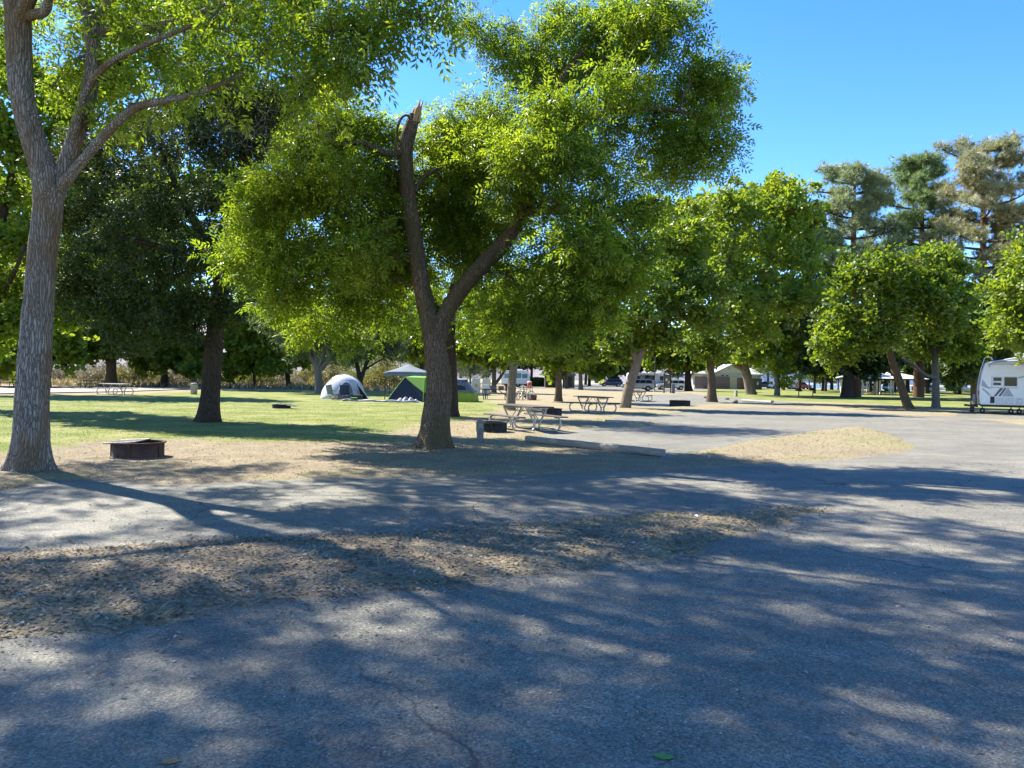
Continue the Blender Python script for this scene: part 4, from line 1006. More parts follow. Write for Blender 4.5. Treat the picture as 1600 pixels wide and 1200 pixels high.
for k, px, d, s in [(0, 590, 125, .75), (0, 640, 135, .85), (0, 700, 130, .8), (0, 735, 140, .9), (0, 545, 130, .6), (1, 790, 150, 1.1), (3, 830, 160, 1.2), (1, 860, 175, 1.3), (0, 680, 170, 1.2), (2, 960, 190, 1.4), (1, 915, 200, 1.5), (3, 1000, 190, 1.4),
                    (2, 1040, 200, 1.4), (1, 1090, 210, 1.5), (1, 1250, 130, 1.15), (0, 1225, 150, 1.2), (2, 1290, 140, 1.1), (1, 1200, 190, 1.3), (1, 1330, 150, 1.2), (3, 1360, 160, 1.2), (1, 1410, 155, 1.1), (3, 1450, 130, 1.1), (3, 1500, 125, 1.0), (1, 1545, 120, 1.1), (3, 1580, 115, 1.1), (3, 1640, 110, 1.2),
                    (2, 20, 95, .8), (1, -30, 100, 1.1), (2, 300, 110, .6), (2, 420, 118, .9), (2, 480, 125, 1.0), (0, 760, 200, 1.3), (1, 1480, 200, 1.2), (3, 1300, 175, 1.4), (0, 1265, 160, .7), (1, 1180, 178, .9), (0, 1310, 185, .8), (2, 1345, 178, .8), (1, 1395, 180, .9), (3, 1430, 182, .9), (1, 1510, 170, .8), (3, 1560, 140, .9), (1, 1120, 185, 1.1), (0, 1060, 190, 1.0), (1, 985, 185, 1.0), (2, 870, 190, 1.0), (1, 810, 180, .9), (3, 720, 180, 1.3), (1, 650, 160, 1.1), (2, 560, 150, 1.0)]:
    far_tree(k, px, d, s)
def proto_shrub(seed, mat, leaf):
    rs = np.random.RandomState(seed)
    limbs = []; L = []
    for k in range(9):
        a = rs.uniform(0, 6.28); q = rs.rand() ** .6
        e = (1.1 * q * math.cos(a), 1.1 * q * math.sin(a), rs.uniform(.45, 1.25) * (1.15 - .5 * q))
        limbs.append(([(0.1 * math.cos(a), .1 * math.sin(a), -.05), (e[0] * .6, e[1] * .6, e[2] * .5), e], [.03, .02, .008]))
        L.append((e, .42))
    return make_tree('dry_shrub', None, (0, 0), limbs, L, leaf, mat, M['dead_twig'], cat=None, seed=seed, clumps=7, sprays=13, size=.26, spread=.75, segs=6, step=.3, twig=.006, droop=-.4)
sh = [proto_shrub(301, M['sage'], 'fine'), proto_shrub(302, M['sage_green'], 'fine'), proto_shrub(303, M['sage_gold'], 'fine')]
slab = ['dusty tan sagebrush on the flat beyond the lawn', 'grey green shrub on the flat beyond the lawn', 'golden yellow shrub on the flat beyond the lawn']
sused = set()
rs = np.random.RandomState(77)
spots = []
for i in range(74):
    px = -20 + 680 * ((i * 0.618034) % 1.0); d = 84 + 40 * rs.rand()
    k = 0 if rs.rand() < .62 else (1 if rs.rand() < .6 else 2)
    spots.append((k, px, d, rs.uniform(.9, 1.9)))
spots += [(2, 520, 86, 1.7), (2, 595, 84, 2.2), (2, 610, 88, 2.0), (2, 210, 86, 1.9), (2, 640, 84, 1.6), (1, 575, 90, 2.0)]
for k, px, d, s in spots:
    o = sh[k]
    if k in sused: o = copy_tree(o)
    sused.add(k)
    p = at_depth(px, d)
    o.location = (p[0], p[1], -.05); o.scale = (s * 1.15, s * 1.15, s); o.rotation_euler = (0, 0, (px * 1.7) % 6.28)
    tag(o, slab[k].replace('on the flat beyond the lawn', 'on the dry flat ' + beside(px)), 'shrub', 'shrubs on the dry flat')
# tall dry grass at the lawn's far edge
n = 14000
x = rs.uniform(-75, -8, n); y = 78 + 22 * rs.rand(n) ** 1.3
az = rs.uniform(0, 6.28, n); el = np.clip(rs.normal(1.15, .25, n), .3, 1.5)
fw_ = np.stack([np.cos(az) * np.cos(el), np.sin(az) * np.cos(el), np.sin(el)], -1)
s_, u_ = frames(fw_, rs)
tv = BLADE_V.copy(); tv[:, 1] *= 1.6
v, f = instance(tv, BLADE_F, np.stack([x, y, np.full(n, -.05)], -1), fw_, s_, u_, rs.uniform(.4, .95, n))
tag(link('tall_dry_grass', np_mesh('tall_dry_grass', v, f, M['straw'])), kind='stuff')
# ================================================================== OBJECTS
M['steel'] = simple('galvanised_tube', (0.42, 0.41, 0.39), 0.45, (0.30, 0.29, 0.27), 12, metal=0.7)
M['dark_steel'] = simple('dark_tube', (0.10, 0.085, 0.075), 0.6, (0.06, 0.05, 0.045), 14, metal=0.4)
M['plank'] = simple('weathered_plank', (0.095, 0.074, 0.058), 0.85, (0.05, 0.039, 0.031), 6, bump=0.4, stretch=(0.6, 8, 8))
M['plank_pale'] = simple('pale_plank', (0.55, 0.50, 0.42), 0.8, (0.40, 0.35, 0.28), 6, bump=0.3, stretch=(0.6, 8, 8))
M['plank_brown'] = simple('brown_plank', (0.26, 0.15, 0.075), 0.8, (0.16, 0.09, 0.05), 6, stretch=(0.6, 8, 8))
M['rust'] = simple('rusty_steel', (0.115, 0.05, 0.030), 0.85, (0.05, 0.025, 0.018), 7, metal=0.15, bump=0.35)
M['soot'] = simple('sooty_steel', (0.035, 0.030, 0.028), 0.85, (0.018, 0.016, 0.015), 9, metal=0.2)
M['grate'] = simple('grate_steel', (0.30, 0.27, 0.25), 0.55, (0.16, 0.12, 0.10), 14, metal=0.7)
M['concrete'] = simple('weathered_concrete', (0.40, 0.37, 0.32), 0.9, (0.26, 0.235, 0.20), 7, bump=0.5)
M['post_wood'] = simple('grey_post_wood', (0.26, 0.235, 0.20), 0.9, (0.15, 0.13, 0.11), 9, bump=0.5, stretch=(6, 6, 0.7))
M['log_wood'] = simple('bleached_log_wood', (0.36, 0.31, 0.25), 0.9, (0.20, 0.165, 0.13), 7, bump=0.7, stretch=(0.5, 6, 6))
M['white_paint'] = simple('white_gelcoat', (0.86, 0.86, 0.85), 0.35, (0.81, 0.81, 0.80), 1.5)
M['white_trim'] = simple('white_trim', (0.72, 0.73, 0.73), 0.4)
M['grey_decal'] = simple('grey_decal', (0.42, 0.45, 0.48), 0.4)
M['dark_decal'] = simple('charcoal_decal', (0.10, 0.105, 0.11), 0.4)
M['black'] = simple('black_plastic', (0.022, 0.022, 0.024), 0.6)
M['rubber'] = simple('tyre_rubber', (0.025, 0.025, 0.026), 0.85)
M['alloy'] = simple('wheel_alloy', (0.52, 0.53, 0.54), 0.35, metal=0.7)
def glass_mat(name, col):
    m, nt, out = new_mat(name)
    p = N(nt, 'ShaderNodeBsdfPrincipled', Roughness=0.06); p.inputs['Base Color'].default_value = (*col, 1); p.inputs['Specular IOR Level'].default_value = 0.25
    nt.links.new(p.outputs[0], out.inputs[0]); return m
M['glass'] = glass_mat('tinted_glass', (0.02, 0.024, 0.028))
M['glass_teal'] = glass_mat('teal_glass', (0.08, 0.30, 0.34))
M['red_lamp'] = simple('red_lens', (0.45, 0.02, 0.015), 0.25)
M['clear_lamp'] = simple('clear_lens', (0.75, 0.76, 0.78), 0.15)
M['white_cloth'] = leaf_mat('white_tent_cloth', [(0.70, 0.70, 0.68), (0.74, 0.74, 0.72)], 0.35, (1, 1, 1), 0.7)
M['grey_cloth'] = leaf_mat('grey_canopy_cloth', [(0.22, 0.25, 0.245), (0.25, 0.28, 0.275)], 0.3, (1, 1, 1), 0.7)
M['lime_cloth'] = leaf_mat('lime_tent_cloth', [(0.26, 0.48, 0.05), (0.28, 0.50, 0.06)], 0.35, (1, 1, .8), 0.6)
M['lime_yellow_cloth'] = leaf_mat('yellow_lime_tent_cloth', [(0.36, 0.46, 0.05), (0.38, 0.48, 0.05)], 0.35, (1, 1, .8), 0.6)
M['blue_cloth'] = leaf_mat('blue_canopy_cloth', [(0.05, 0.22, 0.60), (0.06, 0.25, 0.62)], 0.35, (1, 1, 1), 0.6)
M['charcoal_cloth'] = simple('charcoal_tent_cloth', (0.028, 0.029, 0.036), 0.75)
M['slate_cloth'] = simple('slate_tent_cloth', (0.17, 0.175, 0.185), 0.75)
M['tarp'] = simple('ground_tarp', (0.11, 0.12, 0.12), 0.7, (0.06, 0.065, 0.065), 5, bump=0.5)
M['navy_cloth'] = simple('navy_chair_cloth', (0.02, 0.03, 0.08), 0.8)
M['red_plastic'] = simple('red_plastic', (0.62, 0.07, 0.03), 0.4)
M['white_plastic'] = simple('white_plastic', (0.72, 0.72, 0.70), 0.45)
M['cream_wall'] = simple('cream_board_wall', (0.62, 0.57, 0.42), 0.85, (0.56, 0.51, 0.37), 2)
M['roof_pale'] = simple('pale_metal_roof', (0.66, 0.64, 0.58), 0.5, (0.58, 0.56, 0.50), 3)
M['fence_board'] = simple('brown_fence_board', (0.25, 0.17, 0.13), 0.85, (0.19, 0.125, 0.095), 4, stretch=(5, 5, .5))
M['door_tan'] = simple('tan_door', (0.60, 0.49, 0.27), 0.7)
M['door_red'] = simple('brick_red_panel', (0.30, 0.10, 0.06), 0.8)
M['stone_wall'] = simple('dark_stone_wall', (0.16, 0.12, 0.075), 0.9, (0.09, 0.07, 0.045), 3, bump=.5)
M['sign_brown'] = simple('brown_sign_wood', (0.075, 0.05, 0.036), 0.85)
M['sign_face'] = simple('olive_sign_face', (0.10, 0.11, 0.07), 0.7)
M['hedge'] = M['leaf_dark']
M['rock'] = simple('field_rock', (0.22, 0.19, 0.16), 0.95, (0.13, 0.11, 0.095), 5, bump=0.7)

# ---- picnic tables: planks on two bent tube frames with braces
def picnic_table(label, loc, rz, L=2.2, wood='plank', tube='steel', group='picnic tables of the camp ground', tr=0.030):
    root = empty('picnic_table', loc, rz, label, 'picnic table', group)
    pw = 0.235
    top = MB().bx(-L / 2 + .2, L / 2 - .2, -.03, .03, .69, .72).build('tabletop', M[tube], root)
    for s in (-1, 1): MB().bx(s * (L / 2 - .39) - .04, s * (L / 2 - .39) + .04, -.34, .34, .685, .7205).build('cleat', M[tube], top)
    for k in (-1, 0, 1):
        MB().bx(-L / 2, L / 2, k * (pw + .008) - pw / 2, k * (pw + .008) + pw / 2, .722, .762).build('plank', M[wood], top, 0.006, 1)
    for s in (-1, 1):
        MB().bx(-L / 2, L / 2, s * .72 - .13, s * .72 + .13, .425, .465).build('bench', M[wood], root, 0.006, 1)
    for sx in (-1, 1):
        x = sx * (L / 2 - .39)
        for s in (-1, 1):
            pts = [(x, s * .33, .70), (x, s * .20, .45), (x, s * .09, .24), (x, s * .075, .15), (x, s * .12, .065), (x, s * .22, tr), (x, s * .45, tr), (x, s * .64, tr), (x, s * .76, .08), (x, s * .815, .19), (x, s * .80, .32), (x, s * .72, .41), (x, s * .60, .415)]
            p, r = catmull(pts, [tr] * len(pts), .05)
            MB().tube([tuple(q) for q in p], tr, 8).build('leg_frame', M[tube], root)
        MB().bar((x, -.30, .66), (x, .30, .66), .016).build('cross_tie', M[tube], root)
        MB().bar((x, -.11, .26), (x, .11, .26), .016).build('cross_tie', M[tube], root)
        for s in (-1, 1):
            MB().bar((x, s * .10, .27), (x - sx * .55, s * .10, .69), .014).build('brace', M[tube], root)
    return root
a, b = G(848, 676), G(793, 668)
picnic_table('near picnic table with dark grey planks beside the bleached log', ((a + b) / 2), math.atan2(a[1] - b[1], a[0] - b[0]), 2.35)
picnic_table('tubular picnic table with a bright pale near end, before the leaning tan trunk', G(926, 644), math.radians(121), 2.3, 'plank', 'steel', tr=.034)
picnic_table('small distant picnic table just right of the leaning tan trunk', G(999, 627), math.radians(70), 2.2, 'plank', 'steel')
picnic_table('brown wooden picnic table by the stout trunk, long side on', G(147, 607.5), math.radians(4), 2.3, 'plank_brown', 'dark_steel')
picnic_table('pale grey picnic table on the lawn before the brown one', G(180, 617), math.radians(-20), 2.2, 'plank_pale', 'steel')
picnic_table('picnic table cut by the left picture edge behind the big ash', G(8, 605), math.radians(10), 2.2, 'plank', 'dark_steel')
picnic_table('tiny dark picnic table right of the dark lawn tree', G(351, 606.5), math.radians(15), 2.0, 'plank', 'dark_steel')
picnic_table('picnic table loaded with camp gear right of the lime tent', G(775, 625), math.radians(-8), 2.3, 'plank', 'dark_steel')

# ---- fire rings
def fire_ring(label, loc, r, h, mat='rust', grate=None, rz=0, mouth=True):
    root = empty('fire_ring', loc, rz, label, 'fire ring', 'steel fire rings')
    n = 40
    MB().lathe([(r, -.03), (r, h), (r - .012, h), (r - .012, -.03)], n).build('ring_wall', M[mat], root)
    MB().lathe([(r + .035, h - .012), (r + .035, h + .010), (r - .02, h + .010), (r - .02, h - .012), (r + .035, h - .012)], n).build('rim', M[mat], root)
    MB().lathe([(0.01, .05), (r * .6, .045), (r - .02, .02)], 20).build('ash_bed', M['soot'], root)
    for k in range(3):
        a = -1.57 + (k - 1) * 1.25
        MB().bx(-.025, .025, -.012, .012, 0, h - .015).build('strap', M[mat], root).matrix_local = Matrix.Translation((math.cos(a) * (r + .006), math.sin(a) * (r + .006), 0)) @ Matrix.Rotation(a + math.pi / 2, 4, 'Z')
    if grate:
        x0, x1, tilt = grate
        g = empty('x', (0, 0, 0)); bpy.data.objects.remove(g)
        mb = MB(); 
        w = math.sqrt(max(0.01, r * r - ((x0 + x1) / 2) ** 2)) * .92
        mb.bar((x0, -w, 0), (x1, -w, 0), .012, 6).bar((x0, w, 0), (x1, w, 0), .012, 6).bar((x0, -w, 0), (x0, w, 0), .014, 6).bar((x1, -w, 0), (x1, w, 0), .014, 6)
        go = mb.build('grill_frame', M['grate'], root)
        go.location = (0, 0, h + .025); go.rotation_euler = (0, tilt, 0)
        k = 14
        me = MB().bar((0, -w, 0), (0, w, 0), .008, 5).mesh('grill_bar', M['grate'])
        for i in range(1, k):
            o = link('grill_bar', me, go); o.location = (x0 + (x1 - x0) * i / k, 0, .004)
        MB().bx(x0 + .02, x1 - .02, -w + .02, w - .02, -.016, -.012).build('grill_plate', M['grate'], go)
    return root
fire_ring('rusty brown fire ring, grate over its left half, beside the big left ash', G(216, 716), .44, .30, 'rust', (-.46, .08, math.radians(-3)), 0.1)
fire_ring('sooty fire ring half hidden by the short post beside the middle ash', G(768, 676), .44, .30, 'soot')
fire_ring('brown fire ring behind the right end of the near picnic table', G(862, 652), .40, .36, 'soot')
fire_ring('dark fire ring on the dry strip left of the straight trunk', G(1062, 635), .62, .36, 'soot')
fire_ring('low fire ring with a tilted grate alone on the lawn', G(440, 639), .40, .20, 'soot', (-.1, .72, math.radians(6)), -.2)

# ---- short marker post, wheel-stop log, second stop
def marker_post():
    loc = G(750, 693)
    root = empty('marker_post', loc, .15, 'short weathered square post right of the middle ash', 'post')
    MB().prism([(-.075, -.05), (.075, -.05), (.078, .52), (.06, .555), (-.05, .575), (-.078, .54)], -.07, .07).build('post', M['post_wood'], root, .012)
    MB().bx(-.045, .045, -.076, -.071, .38, .48).build('number_plate', M['concrete'], root, .002, 1)
marker_post()
def log_stop(label, a, b, r, mat, nseg=22, n=16, name='parking_log', cat='log'):
    a = np.array(a); b = np.array(b); L = np.linalg.norm(b - a)
    root = empty(name, a, math.atan2(b[1] - a[1], b[0] - a[0]), label, cat)
    B = NPB(); V_ = []
    xs = np.linspace(0, L, nseg)
    for i, x in enumerate(xs):
        for k in range(n):
            t = 2 * math.pi * k / n
            rr = r * (1 + .10 * (fbm(np.array([x * 2.0 + math.cos(t)]), np.array([math.sin(t) * 1.5 + 3]), 3)[0] - .45) * 2)
            q = abs(math.cos(t)) ** .6 * math.copysign(1, math.cos(t)), abs(math.sin(t)) ** .6 * math.copysign(1, math.sin(t))
            V_.append((x, q[0] * rr, r * .86 + q[1] * rr * .92))
    I = np.arange(nseg * n).reshape(nseg, n); J = np.roll(I, -1, axis=1)
    f = np.stack([I[:-1], I[1:], J[1:], J[:-1]], -1).reshape(-1, 4)
    link('log_body', np_mesh('log_body', np.array(V_), f, M[mat], True), root)
    for i, nm in ((0, 'cut_end'), (nseg - 1, 'cut_end')):
        vs = V_[i * n:(i + 1) * n]; c = np.mean(np.array(vs), axis=0); c[0] += .012 * (1 if i else -1)
        mb = MB(); mb.add(list(vs) + [tuple(c)], [(k, (k + 1) % n, n) for k in range(n)]); mb.build(nm, M['post_wood' if mat == 'log_wood' else mat], root)
    return root
log_stop('long bleached log lying as a parking stop at the asphalt edge', G(824, 691), G(1036, 714), .092, 'log_wood')
log_stop('pale concrete parking stop before the tubular picnic table', G(946, 661), G(1016, 664), .07, 'concrete', 8, 12, 'wheel_stop', 'parking stop')
log_stop('pale concrete kerb log at the bend before the right lawn', G(1160, 627), G(1206, 630), .10, 'concrete', 6, 10, 'wheel_stop', 'parking stop')

# ---- cars
def car(label, loc, rz, paint, L=4.75, kind='suv', group='vehicles parked beyond the camp ground', W_=1.86, Hh=1.72):
    root = empty('parked_' + ('pickup' if kind == 'pickup' else 'car'), loc, rz, label, 'pickup truck' if kind == 'pickup' else 'car', group)
    h = L / 2; w = W_ / 2
    zb, zbelt = .30, Hh * .60
    def arch(x):   # wheel arch cut in the side outline
        return [(x + .40 * math.cos(t), .34 + .40 * math.sin(t)) for t in np.linspace(math.pi - .1, .1, 9)][::1]
    xf, xr = h - .92, -h + .95
    if kind == 'pickup':
        prof = [(-h, .45)] + [( -h + .06, .38)] + arch(xr) + [(xr + .45, zb)] + arch(xf) + [(xf + .45, .36), (h - .05, .40), (h, .62), (h - .04, .92), (h - .35, 1.02), (h - 1.35, 1.10), (-h + .05, 1.10), (-h, 1.0)]
        cab = [(h - 1.35, 1.09), (h - 2.05, Hh - .02), (h - 2.4, Hh + .08), (h - 3.5, Hh + .07), (h - 3.75, Hh - .04), (h - 3.82, 1.09)]
    else:
        prof = [(-h + .02, .5), (-h + .1, .36)] + arch(xr) + [(xr + .45, zb)] + arch(xf) + [(xf + .45, .34), (h - .05, .40), (h, .62), (h - .05, .86), (h - .35, .98), (h - 1.15, zbelt), (-h + .15, zbelt + .02), (-h, .95)]
        cab = [(h - 1.12, zbelt - .01), (h - 1.75, Hh - .12), (h - 2.15, Hh), (-h + .75, Hh), (-h + .38, Hh - .08), (-h + .10, zbelt)]
    prof = list(reversed(prof))
    MB().prism(prof, -w, w).build('body', paint, root, .05, 2)
    # tapered cabin
    ins = .20
    n = len(cab)
    zs = [p[1] for p in cab]; z0, z1 = min(zs), max(zs)
    yy = [w - .04 - ins * (z - z0) / (z1 - z0) for z in zs]
    mb = MB(); mb.add([(p[0], -y, p[1]) for p, y in zip(cab, yy)] + [(p[0], y, p[1]) for p, y in zip(cab, yy)],
        [tuple(range(n)), tuple(reversed(range(n, 2 * n)))] + [(i, i + n, (i + 1) % n + n, (i + 1) % n) for i in range(n)])
    mb.build('cabin', paint, root, .03, 2)
    # side glass: panes set just proud of the cabin side
    xa, xb = cab[0][0] - .30, cab[-1][0] + .22
    xta, xtb = cab[1][0] - .22, cab[-2][0] + .12
    zlo, zhi = z0 + .09, z1 - .16
    nwin = 3 if kind != 'pickup' else 2
    for s in (-1, 1):
        for k in range(nwin):
            f0, f1 = k / nwin + .012, (k + 1) / nwin - .012
            q = []
            for (f, z, A, B_) in ((f0, zlo, xa, xb), (f1, zlo, xa, xb), (f1, zhi, xta, xtb), (f0, zhi, xta, xtb)):
                q.append((A + (B_ - A) * f, s * (w - .04 - ins * (z - z0) / (z1 - z0) + .006), z))
            q2 = [(p[0], p[1] - s * .012, p[2]) for p in q]
            MB().add(q + q2, [(0, 1, 2, 3), (7, 6, 5, 4), (0, 4, 5, 1), (1, 5, 6, 2), (2, 6, 7, 3), (3, 7, 4, 0)]).build('side_window', M['glass'], root)
    def slope_glass(nm, i, j, off):
        p, q = cab[i], cab[j]
        y0, y1 = yy[i] - .10, yy[j] - .08
        d = Vector((q[0] - p[0], 0, q[1] - p[1])); nrm = Vector((d.z, 0, -d.x)).normalized() * off
        a0, a1 = .08, .93
        P = [Vector((p[0], 0, p[1])) + d * t + nrm for t in (a0, a1)]
        v = [(P[0].x, -y0, P[0].z), (P[0].x, y0, P[0].z), (P[1].x, y1, P[1].z), (P[1].x, -y1, P[1].z)]
        v2 = [(a - nrm.x * 1.6, b, c - nrm.z * 1.6) for a, b, c in v]
        MB().add(v + v2, [(0, 1, 2, 3), (7, 6, 5, 4), (0, 4, 5, 1), (1, 5, 6, 2), (2, 6, 7, 3), (3, 7, 4, 0)]).build(nm, M['glass'], root)
    slope_glass('windscreen', 0, 1, .008)
    slope_glass('rear_window', -1, -2, -.008)
    for x in (xf, xr):
        for s in (-1, 1):
            wr = .345
            wl = MB().lathe([(.21, -.1), (wr - .03, -.11), (wr, -.08), (wr, .08), (wr - .03, .11), (.21, .1)], 22, (0, 0, 0), 'y').build('wheel', M['rubber'], root)
            wl.location = (x, s * (w - .10), wr)
            MB().lathe([(.005, s * .075), (.07, s * .085), (.20, s * .10), (.215, s * .09), (.215, -s * .09)], 16, (0, 0, 0), 'y').build('rim', M['alloy'], wl)
            MB().lathe([(.37, -s * .25), (.385, -s * .02), (.30, -s * .02)], 16, (0, 0, 0), 'y').build('arch_liner', M['black'], wl)
    for s in (-1, 1):
        MB().box((h - .12, s * (w - .26), .80), (.20, .36, .14)).build('headlight', M['clear_lamp'], root, .02)
        MB().box((-h + .08, s * (w - .13), 1.0), (.16, .20, .26)).build('taillight', M['red_lamp'], root, .02)
        MB().box((cab[0][0] - .35, s * (w + .07), zbelt + .06), (.16, .16, .13)).build('mirror', paint, root, .03)
        for x in ((cab[0][0] + cab[-1][0]) / 2 - .05, (cab[0][0] + cab[-1][0]) / 2 + .95):
            MB().box((x - .1, s * (w + .010), zbelt - .14), (.16, .02, .03)).build('door_handle', M['black'] if kind != 'pickup' else M['alloy'], root)
        if kind == 'suv': MB().bar((-h + .7, s * .62, Hh + .035), (h - 2.2, s * .62, Hh + .035), .016, 6).build('roof_rail', M['black'], root)
        MB().bx(xr + .46, xf - .46, s * w - .012 if s > 0 else -w - .01, s * w + .01 if s > 0 else -w + .012, zb - .01, zb + .12).build('sill', M['black'], root)
    MB().box((h - .02, 0, .50), (.10, W_ * .8, .22)).build('front_bumper', M['black'], root, .03)
    MB().box((-h + .03, 0, .52), (.10, W_ * .82, .20)).build('rear_bumper', M['black'] if kind != 'pickup' else M['alloy'], root, .03)
    MB().box((-h + .01, 0, .78), (.02, .32, .16)).build('licence_plate', M['white_plastic'], root)
    return root
def paint(name, c, metal=0.2): return simple(name, c, 0.28, tuple(v * .95 for v in c), 1.0, metal, coat=.6)
P_navy = paint('navy_car_paint', (0.012, 0.018, 0.045)); P_silver = paint('silver_car_paint', (0.42, 0.41, 0.38), .4); P_white = paint('white_car_paint', (0.78, 0.78, 0.77), 0)
P_grey = paint('grey_car_paint', (0.16, 0.17, 0.18), .4); P_red = paint('red_car_paint', (0.40, 0.025, 0.025), .1)
car('navy blue car parked across the lot left of the leaning tan trunk', at_depth(955, 165), math.radians(180), P_navy, 4.9)
car('silver car partly behind the leaning tan trunk', at_depth(997, 112), math.radians(176), P_silver, 4.7)
car('white car behind the signboard', at_depth(1048, 126), math.radians(180), P_white, 5.0)
car('white pickup truck on the grass right of the restroom', at_depth(1222, 173), math.radians(180), P_white, 5.6, 'pickup', Hh=1.78)
car('grey car half hidden left of the white pickup', at_depth(1194, 182), math.radians(170), P_grey, 4.6)
car('red car at the tail of the white pickup', at_depth(1252, 176), math.radians(20), P_red, 4.5)
car('white car far beyond the picnic shelter, left', at_depth(1352, 170), math.radians(170), P_white, 4.7)
car('white car far beyond the picnic shelter, right', at_depth(1398, 168), math.radians(10), P_white, 4.7)
car('dark car under the trees at the river side', at_depth(1446, 150), math.radians(5), P_grey, 4.6)

# ---- caravan at the right edge: rear quarter with ladder, windows and swoosh decals
def caravan():
    d = 43.0
    p0 = G(1529, 646)
    ang = math.radians(-30)
    root = empty('caravan', p0, ang, 'white caravan with a rear ladder and grey swooshes at the right edge', 'caravan')
    Lc, Wd = 7.4, 2.45; s = 1.0
    zt = 3.02
    side = [(.10, .52), (.02, .95), (.02, 1.5), (.16, 2.35), (.36, 2.92), (.52, 3.0), (1.3, 3.10), (2.4, 3.28), (3.4, 3.36), (Lc - .6, 3.36), (Lc, 2.6), (Lc, .52)]
    MB().prism(side, 0, Wd).build('body', M['white_paint'], root, .05, 3)
    F = -.012   # near wall lies at y = 0; trim sits proud of it
    def panel(nm, x0, x1, z0, z1, mat, t=.014, parent=root, bev=.004, y=0): return MB().bx(x0, x1, y - t, y - .0005, z0, z1).build(nm, mat, parent, bev, 1)
    def window(x0, x1, z0, z1):
        f = empty('tmp'); bpy.data.objects.remove(f)
        w = .05
        mb = MB().bx(x0 - w, x1 + w, -.02, -.001, z1, z1 + w).bx(x0 - w, x1 + w, -.02, -.001, z0 - w, z0).bx(x0 - w, x0, -.02, -.001, z0, z1).bx(x1, x1 + w, -.02, -.001, z0, z1)
        o = mb.build('window', M['white_trim'], root)
        MB().bx(x0, x1, -.010, -.001, z0, z1).build('pane', M['glass'], o)
    window(1.62, 2.42, 1.62, 2.12)
    window(.92, 1.44, 1.90, 2.10); window(.92, 1.40, 1.66, 1.80)
    MB().bx(.80, 2.54, -.012, -.001, 1.50, 1.535).bx(.80, .83, -.012, -.001, 1.535, 2.2).build('window_surround', M['grey_decal'], root)
    # decals: flat print, laid on as thin shapes
    def decal(poly, mat): MB().prism(poly, -.004, -.0005).build('decal', mat, root)
    decal([(.95, 1.02), (1.12, 1.02), (1.58, 1.49), (1.36, 1.49)], M['dark_decal'])
    decal([(1.24, 1.02), (1.40, 1.02), (1.78, 1.49), (1.62, 1.49)], M['dark_decal'])
    decal([(1.50, 1.02), (2.25, 1.02), (1.90, 1.49), (1.84, 1.49), (1.52, 1.12)], M['grey_decal'])
    decal([(.14, 1.60), (.60, 1.44), (.95, 1.50), (.60, 1.56), (.20, 2.0)], M['grey_decal'])
    decal([(.20, 1.40), (.62, 1.08), (.85, 1.02), (.55, 1.28), (.20, 1.52)], M['grey_decal'])
    decal([(2.50, 2.05), (4.2, 2.42), (4.2, 2.52), (2.50, 2.14)], M['grey_decal'])
    for (x0, x1) in ((1.10, 1.60), (1.66, 2.24), (2.34, 2.84), (3.1, 3.9)):
        dr = panel('compartment_door', x0, x1, .58, .96, M['white_trim'], .02)
        MB().bx((x0 + x1) / 2 - .06, (x0 + x1) / 2 + .06, -.032, -.0205, .88, .91).build('latch', M['alloy'], dr)
        if x0 != 3.1: decal([(x0 + .03, .94), (x0 + .18, .94), (x1 - .05, .62), (x1 - .2, .62)], M['grey_decal']).__class__ if False else None
    panel('vent_grille', .74, 1.02, .62, 1.0, M['black'], .018)
    mb = MB()
    for k in range(5): mb.bx(.75, 1.01, -.026, -.0185, .66 + .065 * k, .68 + .065 * k)
    o = mb.build('grille_slats', M['dark_steel'], root); o['kind'] = 'stuff'
    panel('number_panel', 2.46, 2.74, .86, .90, M['grey_decal'], .024)
    # awning tube and gutter
    MB().tube([(.60, -.06, 2.72), (.72, -.07, 2.93), (1.2, -.07, 2.99), (6.0, -.07, 3.20)], [.03, .045, .05, .05], 10).build('awning_roller', M['grey_decal'], root)
    MB().bx(.5, 6.2, -.03, -.001, 2.84, 2.87).build('gutter', M['grey_decal'], root)
    MB().box((2.7, .75, 3.46), (.8, .7, .26)).build('roof_vent', M['white_trim'], root, .06)
    MB().box((4.2, 1.2, 3.48), (1.0, .7, .30)).build('air_conditioner', M['white_trim'], root, .08)
    # ladder on the rear wall
    lx = -.10
    rails = []
    for y in (.16, .56):
        pts = [(-.06, y, .55), (-.10, y, 1.0), (-.10, y, 1.5), (.04, y, 2.35), (.24, y, 2.95), (.34, y, 3.22), (.50, y, 3.28), (.78, y, 3.26), (.86, y, 3.1)]
        p, r = catmull(pts, [.02] * len(pts), .15)
        MB().tube([tuple(q) for q in p], .022, 8).build('ladder_rail', M['white_trim'], root)
    for z, x in ((.7, -.08), (1.0, -.10), (1.3, -.10), (1.6, -.085), (1.9, -.035), (2.2, .015), (2.5, .09), (2.8, .19), (3.1, .29)):
        MB().bar((x, .16, z), (x, .56, z), .017, 6).build('ladder_rung', M['white_trim'], root)
    # chassis, bumper, spare rack, wheels
    MB().bx(.12, Lc - .1, .06, .16, .40, .515).bx(.12, Lc - .1, Wd - .16, Wd - .06, .40, .515).build('chassis_rail', M['black'], root)
    MB().bx(-.22, -.04, .05, Wd - .05, .36, .52).build('rear_bumper', M['black'], root, .02)
    MB().bar((-.10, .35, .44), (-.75, .35, .44), .05, 8).box((-.85, .35, .46), (.22, .10, .12)).build('hitch_bar', M['black'], root)
